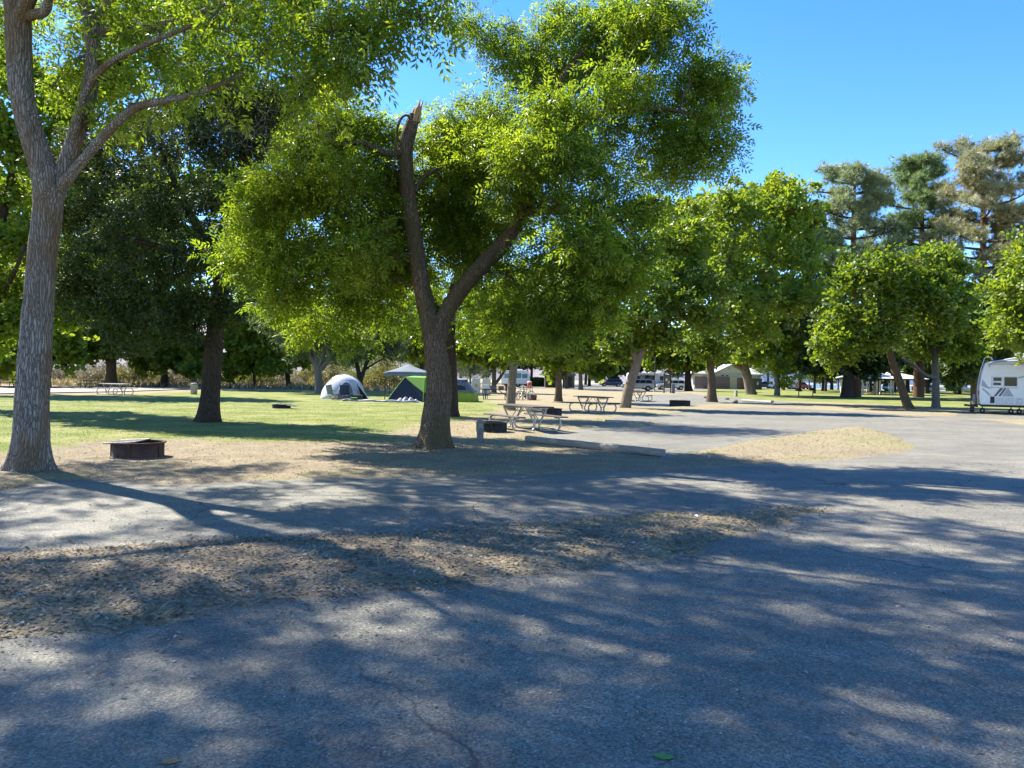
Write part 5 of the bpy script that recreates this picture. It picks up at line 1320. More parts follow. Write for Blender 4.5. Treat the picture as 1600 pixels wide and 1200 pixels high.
    rk = MB().bx(-.52, -.46, -.02, .5, .40, .48).bx(-.52, -.48, .02, .08, .48, 1.2).bx(-.52, -.48, .42, .48, .48, 1.2).build('bike_rack', M['black'], root)
    for k in range(5): MB().tube([(-.54, .02, .58 + .14 * k), (-.58, .14, .60 + .14 * k), (-.58, .36, .60 + .14 * k), (-.54, .48, .58 + .14 * k)], .022, 6).build('rack_hoop', M['steel'], rk)
    MB().box((-.42, .25, .30), (.30, .5, .44)).build('mud_guard', M['black'], root, .05)
    MB().box((-.28, 1.1, .85), (.16, .8, .5)).build('storage_box', M['grey_decal'], root, .04)
    for x in (.25, 2.1, 2.62):
        r = .17
        wl = MB().lathe([(r * .55, -.09), (r - .02, -.1), (r, -.07), (r, .07), (r - .02, .1), (r * .55, .09)], 20, (0, 0, 0), 'y').build('wheel', M['rubber'], root)
        wl.location = (x, .25, r)
        MB().lathe([(.005, -.05), (r * .3, -.075), (r * .35, -.06), (r * .57, .08)], 16, (0, 0, 0), 'y').build('rim', M['alloy'], wl)
        MB().bx(x - .03, x + .03, .20, .30, r, .41).build('axle_leg', M['black'], root)
    for s_, nm in ((.35, 'taillight'), (Wd - .35, 'taillight')):
        MB().bx(-.02, .03, s_ - .08, s_ + .08, 1.08, 1.32).build(nm, M['red_lamp'], root)
    root.scale = (.74, 1, .98)
    return root
caravan()

# ---- tents
def grid_cloth(fun, nu, nv, name, mat, parent, smooth=True):
    vs = []; fs = []
    for i in range(nu + 1):
        for j in range(nv + 1): vs.append(fun(i / nu, j / nv))
    for i in range(nu):
        for j in range(nv):
            a = i * (nv + 1) + j; fs.append((a, a + 1, a + nv + 2, a + nv + 1))
    mb = MB(); mb.add(vs, fs, smooth)
    o = mb.build(name, mat, parent)
    md = o.modifiers.new('thickness', 'SOLIDIFY'); md.thickness = .012; md.offset = 0
    return o
def dome_tent():
    root = empty('dome_tent', at_depth(536, 49.5), math.radians(4), 'white dome tent with a grey doorway left of the canopy', 'tent')
    RX, RY, RZ = 1.42, 1.25, 1.62
    def skin(u, v):
        a = math.pi * u; b = math.pi * v          # half ellipsoid, ridge slack between poles
        x = -math.cos(a); y = math.sin(a) * -math.cos(b); z = math.sin(a) * math.sin(b)
        k = 1 - .05 * abs(math.sin(2 * a)) * abs(math.sin(3 * b))
        return (RX * x * k + .12 * z, RY * y * k, RZ * (z ** .9 if z > 0 else 0) * k)
    grid_cloth(skin, 18, 18, 'tent_skin', M['white_cloth'], root)
    # arched doorway set on the front
    def arch(u, v, w=.50, h=1.15, x0=.35):
        a = math.pi * u; x = x0 - w * math.cos(a); z = h * math.sin(a) * v
        xx = (x - .12 * z / RZ) / RX; zz = min(.98, (z / RZ)) ** 1.1
        y = -RY * math.sqrt(max(.02, 1 - xx * xx - zz * zz)) - .03
        return (x, y, z)
    grid_cloth(lambda u, v: arch(u, v), 14, 6, 'doorway', M['slate_cloth'], root)
    pts = [arch(k / 16, 1) for k in range(17)]
    MB().tube([(p[0], p[1] - .02, p[2] + .01) for p in pts], .022, 6).build('door_piping', M['white_cloth'], root)
    def fly(u, v):   # right flap reaching to its peg
        return (1.0 + .85 * u, -.6 - .75 * u + .5 * v * (1 - u), (1.0 - .9 * v) * (1 - u) * 1.0 + .03)
    grid_cloth(fly, 6, 6, 'side_flap', M['charcoal_cloth'], root)
    MB().bar((1.05, -.62, .98), (1.92, -1.42, .03), .012, 5).build('guy_line', M['white_cloth'], root)
    for s in (-1, 1):
        p = [(s * RX * math.cos(t) * .99 + .12 * math.sin(t), -RY * .05 * s, RZ * math.sin(t) ** .9 + .015) for t in np.linspace(.05, math.pi / 2, 10)]
        MB().tube(p, .014, 5).build('pole', M['alloy'], root)
dome_tent()
def canopy(label, loc, rz, w, d, h, cloth, name='canopy_tent'):
    root = empty(name, loc, rz, label, 'canopy')
    for sx in (-1, 1):
        for sy in (-1, 1):
            MB().bx(sx * w / 2 - .025, sx * w / 2 + .025, sy * d / 2 - .025, sy * d / 2 + .025, -.02, h).build('leg', M['dark_steel'], root)
            MB().bx(sx * w / 2 - .07, sx * w / 2 + .07, sy * d / 2 - .07, sy * d / 2 + .07, -.01, .02).build('foot', M['black'], root)
    def roof(u, v):
        x, y = (u - .5) * 2, (v - .5) * 2
        m = max(abs(x), abs(y))
        z = h + .58 * (1 - m) ** .85 - .07 * math.sin(m * math.pi) * (1 - abs(abs(x) - abs(y)))
        return (x * (w / 2 + .06), y * (d / 2 + .06), z)
    grid_cloth(roof, 16, 16, 'roof', cloth, root, True)
    for sx in (-1, 1):
        grid_cloth(lambda u, v: (sx * (w / 2 + .065), (u - .5) * (d + .12), h - .24 * v - .03 * math.sin(u * 18) * v), 14, 2, 'valance', cloth, root)
        grid_cloth(lambda u, v: ((u - .5) * (w + .12), sx * (d / 2 + .065), h - .24 * v - .03 * math.sin(u * 18) * v), 14, 2, 'valance', cloth, root)
    for sy in (-1, 1):
        mb = MB(); k = 4
        for i in range(k):
            x0, x1 = -w / 2 + w * i / k, -w / 2 + w * (i + 1) / k
            mb.bar((x0, sy * d / 2, h - .35), (x1, sy * d / 2, h - .02), .012, 5).bar((x0, sy * d / 2, h - .02), (x1, sy * d / 2, h - .35), .012, 5)
        mb.build('truss', M['dark_steel'], root)
    return root
canopy('grey pop up canopy behind the green and black tent', at_depth(638, 50.5), math.radians(3), 2.75, 2.75, 1.80, M['grey_cloth'])
canopy('bright blue canopy left of the navy car', at_depth(934, 172), 0, 3.4, 3.0, 1.7, M['blue_cloth'])
canopy('small blue canopy right of the thick dark trunk on the far lawn', at_depth(1338, 165), 0, 3, 3, 1.6, M['blue_cloth'])
def tripod_tent():
    root = empty('ridge_tent', G(640, 628), math.radians(2), 'lime green and black tent with an open dark front, below the grey canopy', 'tent')
    # faceted body: black front triangle, lime fly over the apex and right side
    apex = (-.28, -.25, 1.52); ap2 = (1.15, .1, 1.58); fl = (-1.30, -1.15, 0); fr = (.92, -1.20, 0); br = (1.75, 1.0, 0); bl = (-1.15, 1.1, 0); rr = (1.72, -1.0, 0)
    def pan(nm, vs, mat, dz=0):
        mb = MB(); mb.add(vs, [tuple(range(len(vs)))]); o = mb.build(nm, mat, root)
        md = o.modifiers.new('thickness', 'SOLIDIFY'); md.thickness = .014; md.offset = 0; return o
    mid = (.92, -1.05, .62); midr = (1.74, -.92, .62)
    pan('front_door', [fl, fr, mid, (.30, -.62, 1.05), apex], M['charcoal_cloth'])
    pan('rainfly', [apex, (.30, -.64, 1.05), (.94, -1.07, .62), (.95, -.5, 1.5)], M['lime_cloth'])
    pan('rainfly', [(.95, -.5, 1.5), (.95, -1.07, .62), (1.74, -.94, .62), ap2], M['lime_cloth'])
    pan('rainfly', [apex, (.95, -.5, 1.5), ap2, (.2, .3, 1.6)], M['lime_cloth'])
    pan('lower_wall', [fr, rr, midr, (.93, -1.04, .62)], M['charcoal_cloth'])
    pan('side_wall', [rr, br, ap2, midr], M['lime_cloth'])
    pan('side_wall', [fl, apex, (.2, .3, 1.6), bl], M['charcoal_cloth'])
    pan('rear_wall', [bl, (.2, .3, 1.6), ap2, br], M['slate_cloth'])
    MB().tube([fl, (-.86, -.78, .72), (-.28, -.27, 1.54)], .022, 6).build('pole', M['lime_cloth'], root)
    MB().tube([(fr[0], fr[1] - .02, 0), (.935, -1.1, .62), (.95, -.53, 1.52)], .022, 6).build('pole', M['lime_cloth'], root)
    rs = np.random.RandomState(4)
    def heap(u, v):
        return (-.95 + 1.8 * u, -1.55 + .55 * v, .03 + .30 * math.sin(math.pi * u) * math.sin(math.pi * v) * (.6 + .6 * math.sin(u * 17) ** 2))
    grid_cloth(heap, 16, 8, 'crumpled_groundsheet', M['white_tarp'], root, False)
M['white_tarp'] = simple('pale_crumpled_sheet', (0.45, 0.45, 0.44), .6, (0.10, 0.10, 0.105), 3.0)
tripod_tent()
def cabin_tent():
    root = empty('cabin_tent', at_depth(706, 48.5), math.radians(-4), 'grey cabin tent with a yellow lime skirt right of the middle trunk', 'tent')
    def ring(t, z, inset): return None
    X0, X1, Y0, Y1 = -1.6, 1.62, -1.2, 1.2
    def wall(nm, a, b, c, d, mat):
        o = grid_cloth(lambda u, v: tuple(np.array(a) * (1 - u) * (1 - v) + np.array(b) * u * (1 - v) + np.array(c) * u * v + np.array(d) * (1 - u) * v), 6, 4, nm, mat, root); return o
    zs = .62; t0 = (-1.5, -1.12, zs); t1 = (1.52, -1.12, zs); t2 = (1.52, 1.12, zs); t3 = (-1.5, 1.12, zs)
    b0, b1, b2, b3 = (X0, Y0, 0), (X1, Y0, 0), (X1, Y1, 0), (X0, Y1, 0)
    wall('skirt', b0, b1, t1, t0, M['lime_yellow_cloth']); wall('skirt', b1, b2, t2, t1, M['lime_yellow_cloth']); wall('skirt', b2, b3, t3, t2, M['lime_yellow_cloth']); wall('skirt', b3, b0, t0, t3, M['lime_yellow_cloth'])
    u0, u1, u2, u3 = (-1.0, -.75, 1.42), (.85, -.75, 1.42), (.85, .75, 1.42), (-1.0, .75, 1.42)
    wall('wall', t0, t1, u1, u0, M['slate_cloth']); wall('wall', t1, t2, u2, u1, M['slate_cloth']); wall('wall', t2, t3, u3, u2, M['slate_cloth']); wall('wall', t3, t0, u0, u3, M['slate_cloth'])
    grid_cloth(lambda u, v: (-1.1 + 2.1 * u, -.82 + 1.64 * v, 1.40 + .18 * math.sin(math.pi * u) * math.sin(math.pi * v)), 8, 8, 'roof', M['grey_cloth'], root)
    # window in the slanting front wall
    def fp(x, z, off=.03):
        f = (z - zs) / (1.42 - zs); return (x, -1.12 + .37 * f - off, z)
    wd = MB(); pts = [fp(.30, .74), (fp(1.12, .74)), fp(.98, 1.02), fp(.62, 1.10), fp(.34, 1.06)]
    wd.add(pts, [(0, 1, 2, 3, 4)]); o = wd.build('window', M['charcoal_cloth'], root); md = o.modifiers.new('thickness', 'SOLIDIFY'); md.thickness = .01
    MB().tube(pts + [pts[0]], .022, 6).build('window_trim', M['grey_cloth'], root)
    MB().tube([fp(1.52, zs), fp(.95, 1.2, .0), fp(.85, 1.42, .0)], .025, 6).build('corner_pole', M['grey_cloth'], root)
cabin_tent()
def tarp():
    root = empty('ground_tarp', G(612, 629), 0, 'dark wrinkled tarp edge on the grass before the green tent', 'tarp')
    grid_cloth(lambda u, v: (-2.9 + 4.4 * u + .15 * math.sin(v * 5), -.35 + 1.1 * v + .25 * math.sin(u * 5 + 1) * (1 - v) + .35 * (u - .5) ** 2, .03 + .10 * math.exp(-((v - .25) / .12) ** 2) * (.7 + .3 * math.sin(u * 23)) + .02 * math.sin(u * 40 + v * 9)), 40, 12, 'sheet', M['tarp'], root)
    pts = [(-2.9 + 4.4 * u, -.38 + .25 * math.sin(u * 5 + 1) + .35 * (u - .5) ** 2, .10 + .03 * math.sin(u * 21)) for u in np.linspace(0, 1, 30)]
    MB().tube(pts, .06, 7).build('rolled_hem', M['white_tarp'], root)
tarp()
def camp_chair(label, px, py, rz, cloth):
    root = empty('camp_chair', G(px, py), rz, label, 'folding chair', 'folding camp chairs')
    grid_cloth(lambda u, v: ((u - .5) * .52, -.22 + .44 * v, .40 - .06 * math.sin(math.pi * u) - .03 * v), 6, 5, 'seat', cloth, root)
    grid_cloth(lambda u, v: ((u - .5) * .56, .20 + .14 * v + .05 * math.sin(math.pi * u), .36 + .62 * v), 6, 6, 'backrest', cloth, root)
    for s in (-1, 1):
        MB().bar((s * .27, -.24, 0), (s * .27, .22, .42), .012, 6).build('leg', M['black'], root)
        MB().bar((s * .27, .24, 0), (s * .27, -.22, .42), .012, 6).build('leg', M['black'], root)
        MB().bar((s * .28, .20, .36), (s * .29, .35, 1.0), .012, 6).build('back_pole', M['black'], root)
        MB().box((s * .29, -.02, .60), (.07, .46, .03)).build('armrest', cloth, root, .008, 1)
camp_chair('navy folding chair standing before the white dome tent', 541, 626, math.radians(170), M['navy_cloth'])
camp_chair('grey folding chair left of the navy one before the white tent', 520, 625.5, math.radians(140), M['slate_cloth'])
def tote(label, loc, size, mat, lid, name='storage_box', cat='box', rz=0, group=None):
    root = empty(name, loc, rz, label, cat, group)
    w, d, h = size
    MB().add([(-w * .46, -d * .46, 0), (w * .46, -d * .46, 0), (w * .46, d * .46, 0), (-w * .46, d * .46, 0), (-w / 2, -d / 2, h), (w / 2, -d / 2, h), (w / 2, d / 2, h), (-w / 2, d / 2, h)],
             [(3, 2, 1, 0), (4, 5, 6, 7), (0, 1, 5, 4), (1, 2, 6, 5), (2, 3, 7, 6), (3, 0, 4, 7)]).build('bin', mat, root, .02)
    MB().bx(-w * .53, w * .53, -d * .53, d * .53, h + .001, h + .05).build('lid', lid, root, .015)
    for s in (-1, 1): MB().box((s * (w / 2 + .02), 0, h * .75), (.04, d * .4, .04)).build('handle', lid, root, .01)
    return root
tote('black storage box on the grass under the white tent flap', G(558, 626.5), (.6, .4, .32), M['black'], M['charcoal_cloth'])
tote('lime lidded box beside the black one at the white tent', G(553, 628), (.35, .3, .22), M['black'], M['lime_cloth'])
# gear on the loaded table
tp = G(775, 625)
def on_table(dx, dy): return (tp[0] + dx, tp[1] + dy, .763)
tote('pale cooler on the loaded picnic table', on_table(-.75, 0), (.5, .32, .28), M['white_plastic'], M['white_plastic'], 'cooler', 'cooler')
tote('dark crate on the loaded picnic table', on_table(-.2, .05), (.45, .3, .2), M['slate_cloth'], M['black'], 'crate', 'crate')
tote('reddish box on the loaded picnic table', on_table(.35, -.05), (.4, .3, .18), simple('faded_red_box', (.25, .09, .08), .6), M['slate_cloth'], 'gear_box', 'box')
def stove():
    root = empty('camp_stove', on_table(.85, 0), 0, 'small camp stove with raised lid on the loaded picnic table', 'stove')
    MB().bx(-.22, .22, -.15, .15, 0, .09).build('case', M['dark_steel'], root, .01, 1)
    MB().box((0, .16, .22), (.44, .02, .26)).build('lid', M['dark_steel'], root)
    for s in (-1, 1): MB().lathe([(.07, .092), (.07, .11), (.04, .11)], 12, (s * .11, 0, 0)).build('burner', M['black'], root)
stove()
# bicycles, red water jug on a stand and white bin right of the tan trunk
def bicycle(label, loc, rz, mat):
    root = empty('bicycle', loc, rz, label, 'bicycle', 'bicycles at the camp')
    for x in (-.52, .52):
        wl = MB().lathe([(.32 + .022 * math.cos(t), .022 * math.sin(t)) for t in np.linspace(0, 2 * math.pi, 7)], 24, (0, 0, 0), 'y').build('wheel', M['rubber'], root); wl.location = (x, 0, .342)
        mb = MB().bar((0, -.04, 0), (0, .04, 0), .025, 8)
        for k in range(10): a = k * math.pi / 5; mb.bar((0, 0, 0), (.305 * math.cos(a), 0, .305 * math.sin(a)), .003, 4)
        mb.build('spokes', M['alloy'], wl)
    MB().bar((-.52, 0, .342), (-.06, 0, .30), .014).bar((-.06, 0, .30), (-.20, 0, .86), .017).bar((-.18, 0, .78), (.36, 0, .82), .018).bar((-.06, 0, .30), (.38, 0, .74), .020).bar((-.52, 0, .342), (-.18, 0, .78), .011).build('frame', mat, root)
    MB().bar((.52, 0, .342), (.36, 0, .90), .016).bar((.36, 0, .90), (.40, 0, 1.0), .016).build('fork', M['black'], root)
    MB().tube([(.34, -.28, 1.0), (.42, -.15, 1.01), (.42, .15, 1.01), (.34, .28, 1.0)], .014, 6).build('handlebar', M['black'], root)
    MB().prism([(-.32, .88), (-.05, .90), (-.05, .93), (-.30, .95)], -.06, .06).build('saddle', M['black'], root, .02)
    MB().lathe([(.09, -.01), (.09, .01), (.02, .01)], 14, (-.06, .04, .30), 'y').build('chainring', M['dark_steel'], root)
b0 = G(814, 626)
bicycle('dark bicycle leaning nearest the pale tan trunk', b0, math.radians(65), P_grey)
bicycle('black bicycle behind the dark one by the tan trunk', (b0[0] + .35, b0[1] + .5, 0), math.radians(40), M['black'])
def water_jug():
    root = empty('water_jug', (G(827, 624)[0], G(827, 624)[1], .0), 0, 'red water jug on a black stand right of the bicycles', 'water jug')
    st = MB()
    for sx in (-1, 1):
        for sy in (-1, 1): st.bar((sx * .25, sy * .2, 0), (sx * .2, sy * .16, .85), .016, 6)
    st.bx(-.26, .26, -.2, .2, .851, .88).build('stand', M['black'], root)
    MB().lathe([(.01, .881), (.17, .881), (.18, .95), (.18, 1.22), (.16, 1.26), (.01, 1.26)], 18).build('jug', M['red_plastic'], root)
    MB().lathe([(.01, 1.261), (.165, 1.261), (.165, 1.32), (.10, 1.36), (.01, 1.36)], 18).build('cap', M['white_plastic'], root)
    MB().box((0, -.2, .93), (.05, .06, .05)).build('spigot', M['white_plastic'], root)
water_jug()
tote('white cooler on the ground under the red water jug', G(829, 625.5), (.62, .42, .42), M['white_plastic'], M['white_plastic'], 'cooler', 'cooler')
tote('dark red tub right of the white cooler on the ground', G(834, 626), (.4, .4, .35), simple('maroon_tub', (.16, .03, .03), .6), M['black'], 'tub', 'tub')
# ---- bin, posts, grills, rocks, poles
def trash_can():
    root = empty('trash_can', G(303, 617), 0, 'grey cylindrical trash can left of the dark lawn tree', 'trash can')
    MB().lathe([(.01, 0), (.22, 0), (.24, .70), (.25, .72)], 20).build('barrel', M['concrete'], root)
    MB().lathe([(.26, .721), (.26, .76), (.15, .84), (.01, .85)], 20).build('lid', M['slate_cloth'], root)
trash_can()
def short_post(label, px, py, h, w, mat, name='bollard', cat='post'):
    root = empty(name, G(px, py), .2, label, cat)
    MB().bx(-w / 2, w / 2, -w / 2, w / 2, -.02, h).build('post', mat, root, .015)
    MB().bx(-w / 2 - .01, w / 2 + .01, -w / 2 - .01, w / 2 + .01, h + .001, h + .03).build('cap', mat, root, .008)
short_post('small brown post on the sandy path left of the flared dark trunk', 237, 605, .45, .18, M['post_wood'])
short_post('pale concrete utility post before the restroom lawn', 1150, 620, .62, .26, M['concrete'], 'utility_post')
def pedestal_grill(label, px, py):
    root = empty('pedestal_grill', G(px, py), .3, label, 'grill', 'pedestal grills')
    MB().bar((0, 0, 0), (0, 0, .72), .05, 8).build('pedestal', M['dark_steel'], root)
    MB().add([(-.28, -.2, .72), (.28, -.2, .72), (.28, .2, .72), (-.28, .2, .72), (-.28, -.2, .80), (.28, -.2, .80), (.28, .2, 1.0), (-.28, .2, 1.0)], [(3, 2, 1, 0), (0, 1, 5, 4), (1, 2, 6, 5), (2, 3, 7, 6), (3, 0, 4, 7)]).build('firebox', M['soot'], root)
    mb = MB()
    for k in range(9): mb.bar((-.26 + .065 * k, -.2, .86), (-.26 + .065 * k, .2, .86), .008, 4)
    mb.build('grate', M['grate'], root)['kind'] = 'stuff'
    MB().bx(-.3, .3, -.05, .05, .0, .03).build('base_plate', M['concrete'], root)
pedestal_grill('black pedestal grill on the right lawn below the red car', 1248, 622)
pedestal_grill('black pedestal grill beside the thinnest dark trunk', 1270, 620)
def rock(k, px, py, r):
    rs = np.random.RandomState(500 + k)
    bm = bmesh.new(); bmesh.ops.create_icosphere(bm, subdivisions=2, radius=r)
    for v in bm.verts: v.co *= .75 + .5 * vnoise(np.array([v.co.x * 3 / r * .4 + k * 7]), np.array([v.co.y * 3 / r * .4 + v.co.z / r]))[0]; v.co.z *= .7
    me = bpy.data.meshes.new('rock'); bm.to_mesh(me); bm.free(); me.materials.append(M['rock'])
    o = link('rock', me); p = G(px, py); o.location = (p[0], p[1], r * .3)
    return o
for k, (px, py, r, lab_) in enumerate([(1103, 622, .22, 'small rock left of the straight dark trunk by the road'), (1136, 624.5, .20, 'small rock right of the straight dark trunk'), (1149, 629, .22, 'dark rock at the dry strip edge below the utility post'), (1205, 629, .20, 'rock at the right end of the pale kerb log'),
                                (151, 735, .07, 'pale stone on the soil right of the big left ash'), (1420, 641.5, .16, 'reddish rock at the foot of the slanting maple')]):
    tag(rock(k, px, py, r), lab_, 'rock', 'rocks along the road')
def pole():
    p = at_depth(1023, 100); root = empty('lamp_post', p, 0, 'thin dark pole between the silver and the white car', 'pole')
    MB().bar((0, 0, 0), (0, 0, 4.6), .055, 8).build('shaft', M['dark_steel'], root)
    MB().box((0, 0, .12), (.3, .3, .24)).build('base', M['concrete'], root, .02)
    MB().box((-.25, 0, 4.62), (.6, .2, .12)).build('lamp_head', M['dark_steel'], root, .03)
pole()
def signboard():
    root = empty('signboard', at_depth(1043, 92), math.radians(0), 'dark brown roofed signboard on posts before the white car', 'signboard')
    for s in (-1, 1): MB().bx(s * .40 - .07, s * .40 + .07, -.07, .07, 0, 2.5).build('post', M['sign_brown'], root)
    MB().bx(-.325, .325, -.03, .03, .75, 2.15).build('panel', M['sign_face'], root)
    MB().bx(-.47, .47, -.045, .045, 2.151, 2.25).build('beam', M['sign_brown'], root)
    for s in (-1, 1): MB().prism([(-.02 * s, 2.92), (s * .78, 2.42), (s * .80, 2.48), (-.02 * s, 3.0)], -.5, .5).build('roof_slope', M['sign_brown'], root)
    MB().prism([(-.45, 2.56), (.45, 2.56), (0, 2.86)], -.04, .04).build('gable', M['sign_brown'], root)
    MB().bx(.55, .90, -.15, .15, 0, 1.15).build('side_box', M['slate_cloth'], root, .02)
    MB().bx(-.22, -.02, -.036, -.031, 1.5, 1.8).build('notice', M['white_plastic'], root)
    MB().bx(.04, .24, -.036, -.031, 1.2, 1.5).build('notice', M['door_tan'], root)
signboard()

# ---- restroom building with board fence
def restroom():
    d = 150.0; x0 = W(1085, 590, d)[0]; x1 = W(1190, 590, d)[0]; Lx = x1 - x0
    root = empty('restroom_building', (x0, d, 0), math.radians(0), 'cream restroom building with a low gable and brown board fence', 'building')
    s = FPX / d
    px = lambda q: (q - 1085) / s
    MB().bx(px(1098), px(1189), .4, 9, 0, 3.05).build('wall', M['cream_wall'], root)
    MB().prism([(px(1117), 3.051), (px(1167), 3.051), (px(1143), 4.75)], .35, .55).build('gable', M['cream_wall'], root)
    # two roofs: front gable and hipped rear
    for a, b in (((px(1111), 2.98), (px(1143), 4.98)), ((px(1173), 2.98), (px(1143), 4.98))):
        MB().add([(a[0], -.2, a[1]), (b[0], -.2, b[1]), (b[0], 6, b[1]), (a[0], 6, a[1]), (a[0], -.2, a[1] - .14), (b[0], -.2, b[1] - .14), (b[0], 6, b[1] - .14), (a[0], 6, a[1] - .14)],
            [(0, 1, 2, 3), (7, 6, 5, 4), (0, 4, 5, 1), (1, 5, 6, 2), (2, 6, 7, 3), (3, 7, 4, 0)]).build('roof', M['roof_pale'], root)
    MB().add([(px(1084), .1, 3.06), (px(1194), .1, 3.06), (px(1194), 9.4, 3.06), (px(1084), 9.4, 3.06), (px(1100), 4.6, 4.55), (px(1178), 4.6, 4.6)], [(0, 1, 5, 4), (1, 2, 5), (2, 3, 4, 5), (3, 0, 4), (3, 2, 1, 0)]).build('roof', M['roof_pale'], root)
    # fence boards, one by one
    n = 0
    me = MB().bx(0, .285, 0, .05, .02, 2.45).mesh('board', M['fence_board'])
    q = 1085.0
    while px(q) < px(1140) - .2:
        o = link('board', me, root); o.location = (px(q), -.06 - .02 * (n % 2), 0); q += .30 * s; n += 1
    MB().bx(px(1140.5), px(1152), .1, .36, .02, 2.55).build('door', M['door_tan'], root)
    MB().bx(px(1152.5), px(1157), .1, .38, .02, 2.3).build('wall_panel', M['fence_board'], root)
    MB().bx(px(1157), px(1166.5), .12, .38, .02, 2.3).build('red_panel', M['door_red'], root)
    MB().bx(px(1170), px(1191), .1, .38, 0, 2.2).build('stone_base', M['stone_wall'], root)
    for a, b in ((1126, 1133), (1134, 1139.5), (1160, 1165)):
        o = MB().bx(px(a), px(b), .30, .395, 2.46, 2.86).build('window', M['white_trim'], root); MB().bx(px(a) + .1, px(b) - .1, .285, .299, 2.52, 2.80).build('pane', M['glass'], o)
    for k in range(4):
        a = 1176.5 + 3.6 * k
        o = MB().bx(px(a), px(a + 2.2), .31, .395, 2.35, 2.9).build('window', M['white_trim'], root); MB().bx(px(a) + .06, px(a + 2.2) - .06, .295, .309, 2.41, 2.84).build('pane', M['glass'], o)
    MB().bx(px(1183), px(1185.5), .02, .095, .95, 1.55).build('notice', M['white_plastic'], root)
restroom()
# ---- picnic shelter on the right lawn
def shelter():
    d = 106.0; s = FPX / d; xa = W(1342, 590, d)[0]
    root = empty('picnic_shelter', (xa, d, 0), 0, 'pale roofed open picnic shelter behind the slanting maple', 'shelter')
    Lx = 100 / s; D_ = 7
    for k in range(5):
        for y in (0, D_):
            MB().bx(.6 + k * (Lx - 1.2) / 4 - .09, .6 + k * (Lx - 1.2) / 4 + .09, y - .09, y + .09, 0, 2.14).build('post', M['cream_wall'], root)
    MB().bx(.3, Lx - .3, -.12, .12, 2.141, 2.33).build('beam', M['sign_brown'], root); MB().bx(.3, Lx - .3, D_ - .12, D_ + .12, 2.141, 2.33).build('beam', M['sign_brown'], root)
    MB().add([(-.4, -1, 2.34), (Lx + .4, -1, 2.34), (Lx + .4, D_ + 1, 2.34), (-.4, D_ + 1, 2.34), (2.2, D_ / 2, 3.3), (Lx - 2.2, D_ / 2, 3.3)], [(0, 1, 5, 4), (1, 2, 5), (2, 3, 4, 5), (3, 0, 4), (3, 2, 1, 0)]).build('roof', M['roof_pale'], root)
    MB().bx(-.2, Lx + .2, -.6, D_ + .6, -.03, .04).build('slab', M['concrete'], root)
shelter()
for k, px_ in enumerate((1366, 1388, 1412)):
    p = at_depth(px_, 109.5)
    picnic_table(['left', 'middle', 'right'][k] + ' picnic table on the slab under the shelter roof', (p[0], p[1], .04), 1.5, 2.0, 'plank', 'dark_steel', 'tables under the shelter')
# ---- far vehicles and sheds
def far_caravan(label, loc, rz, L, H, stripes=True, name='travel_trailer', glass='glass'):
    root = empty(name, loc, rz, label, 'caravan' if name != 'motorhome' else 'motorhome', 'caravans beyond the parking lot')
    body = simple('pale_grey_body', (.55, .56, .56), .4) if stripes else M['white_paint']
    MB().prism([(-L / 2, .55), (L / 2 - .5, .55), (L / 2, 1.1), (L / 2 - .1, H - .5), (L / 2 - .5, H), (-L / 2 + .2, H), (-L / 2, H - .25)], -1.2, 1.2).build('body', body, root, .06)
    for x, w, h in ((-L * .3, .7, .6), (0.1, 1.6, .7), (L * .33, .8, .6)):
        o = MB().bx(x - w / 2 - .05, x + w / 2 + .05, -1.225, -1.2005, 1.55, 1.65 + h).build('window', M['black'], root); MB().bx(x - w / 2, x + w / 2, -1.24, -1.226, 1.6, 1.6 + h).build('pane', M[glass], o)
    if stripes:
        for k in range(3): MB().prism([(-1.9 + .35 * k, 1.35), (-1.7 + .35 * k, 1.35), (-1.1 + .5 * k, 2.4), (-1.5 + .5 * k, 2.4)], -1.206, -1.2006).build('decal', M['dark_decal'], root)
    MB().bx(-L / 2 + .1, L / 2 - .6, -1.1, 1.1, .38, .545).build('chassis', M['black'], root)
    MB().bx(-L / 2 + .4, L / 2 - .8, -1.35, -1.21, H - .18, H - .04).build('awning', M['white_trim'], root)
    for x in (-.5, .45):
        for s in (-1, 1):
            w = MB().lathe([(.2, -.1), (.36, -.1), (.36, .1), (.2, .1)], 18, (0, 0, 0), 'y').build('wheel', M['rubber'], root); w.location = (x, s * 1.05, .36)
            MB().lathe([(.005, s * .06), (.2, s * .08), (.2, 0)], 14, (0, 0, 0), 'y').build('rim', M['alloy'], w)
    MB().box((.6, 0, H + .14), (1.0, .7, .25)).build('air_conditioner', M['white_trim'], root, .06)
    return root
far_caravan('pale grey travel trailer with dark slashes behind the silver car', at_depth(1012, 128), math.radians(2), 6.8, 2.75)
far_caravan('white motorhome with teal windows seen past the tan trunk', at_depth(806, 130), math.radians(-4), 4.8, 2.8, False, 'motorhome', 'glass_teal')
def shed(label, px0, px1, d, h, mat, roofm):
    s = FPX / d; w = (px1 - px0) / s
    root = empty('shed', at_depth((px0 + px1) / 2, d), 0, label, 'shed', 'small sheds by the parking lot')
    MB().bx(-w / 2, w / 2, 0, 3, 0, h).build('wall', mat, root)
    MB().prism([(-w / 2 - .25, h + .001), (w / 2 + .25, h + .001), (w / 2 + .25, h + .12), (0, h + .55), (-w / 2 - .25, h + .12)], -.3, 3.3).build('roof', roofm, root)
    o = MB().bx(-.45, .45, -.04, -.001, 0, min(2.0, h - .15)).build('door', M['door_red'] if mat is M['stone_wall'] else M['sign_brown'], root); MB().box((.36, -.06, 1.0), (.05, .04, .12)).build('handle', M['alloy'], o)
    return root
shed('brown shed with a pale notice left of the upright trunk', 852, 876, 130, 2.0, M['sign_brown'], M['sign_brown'])
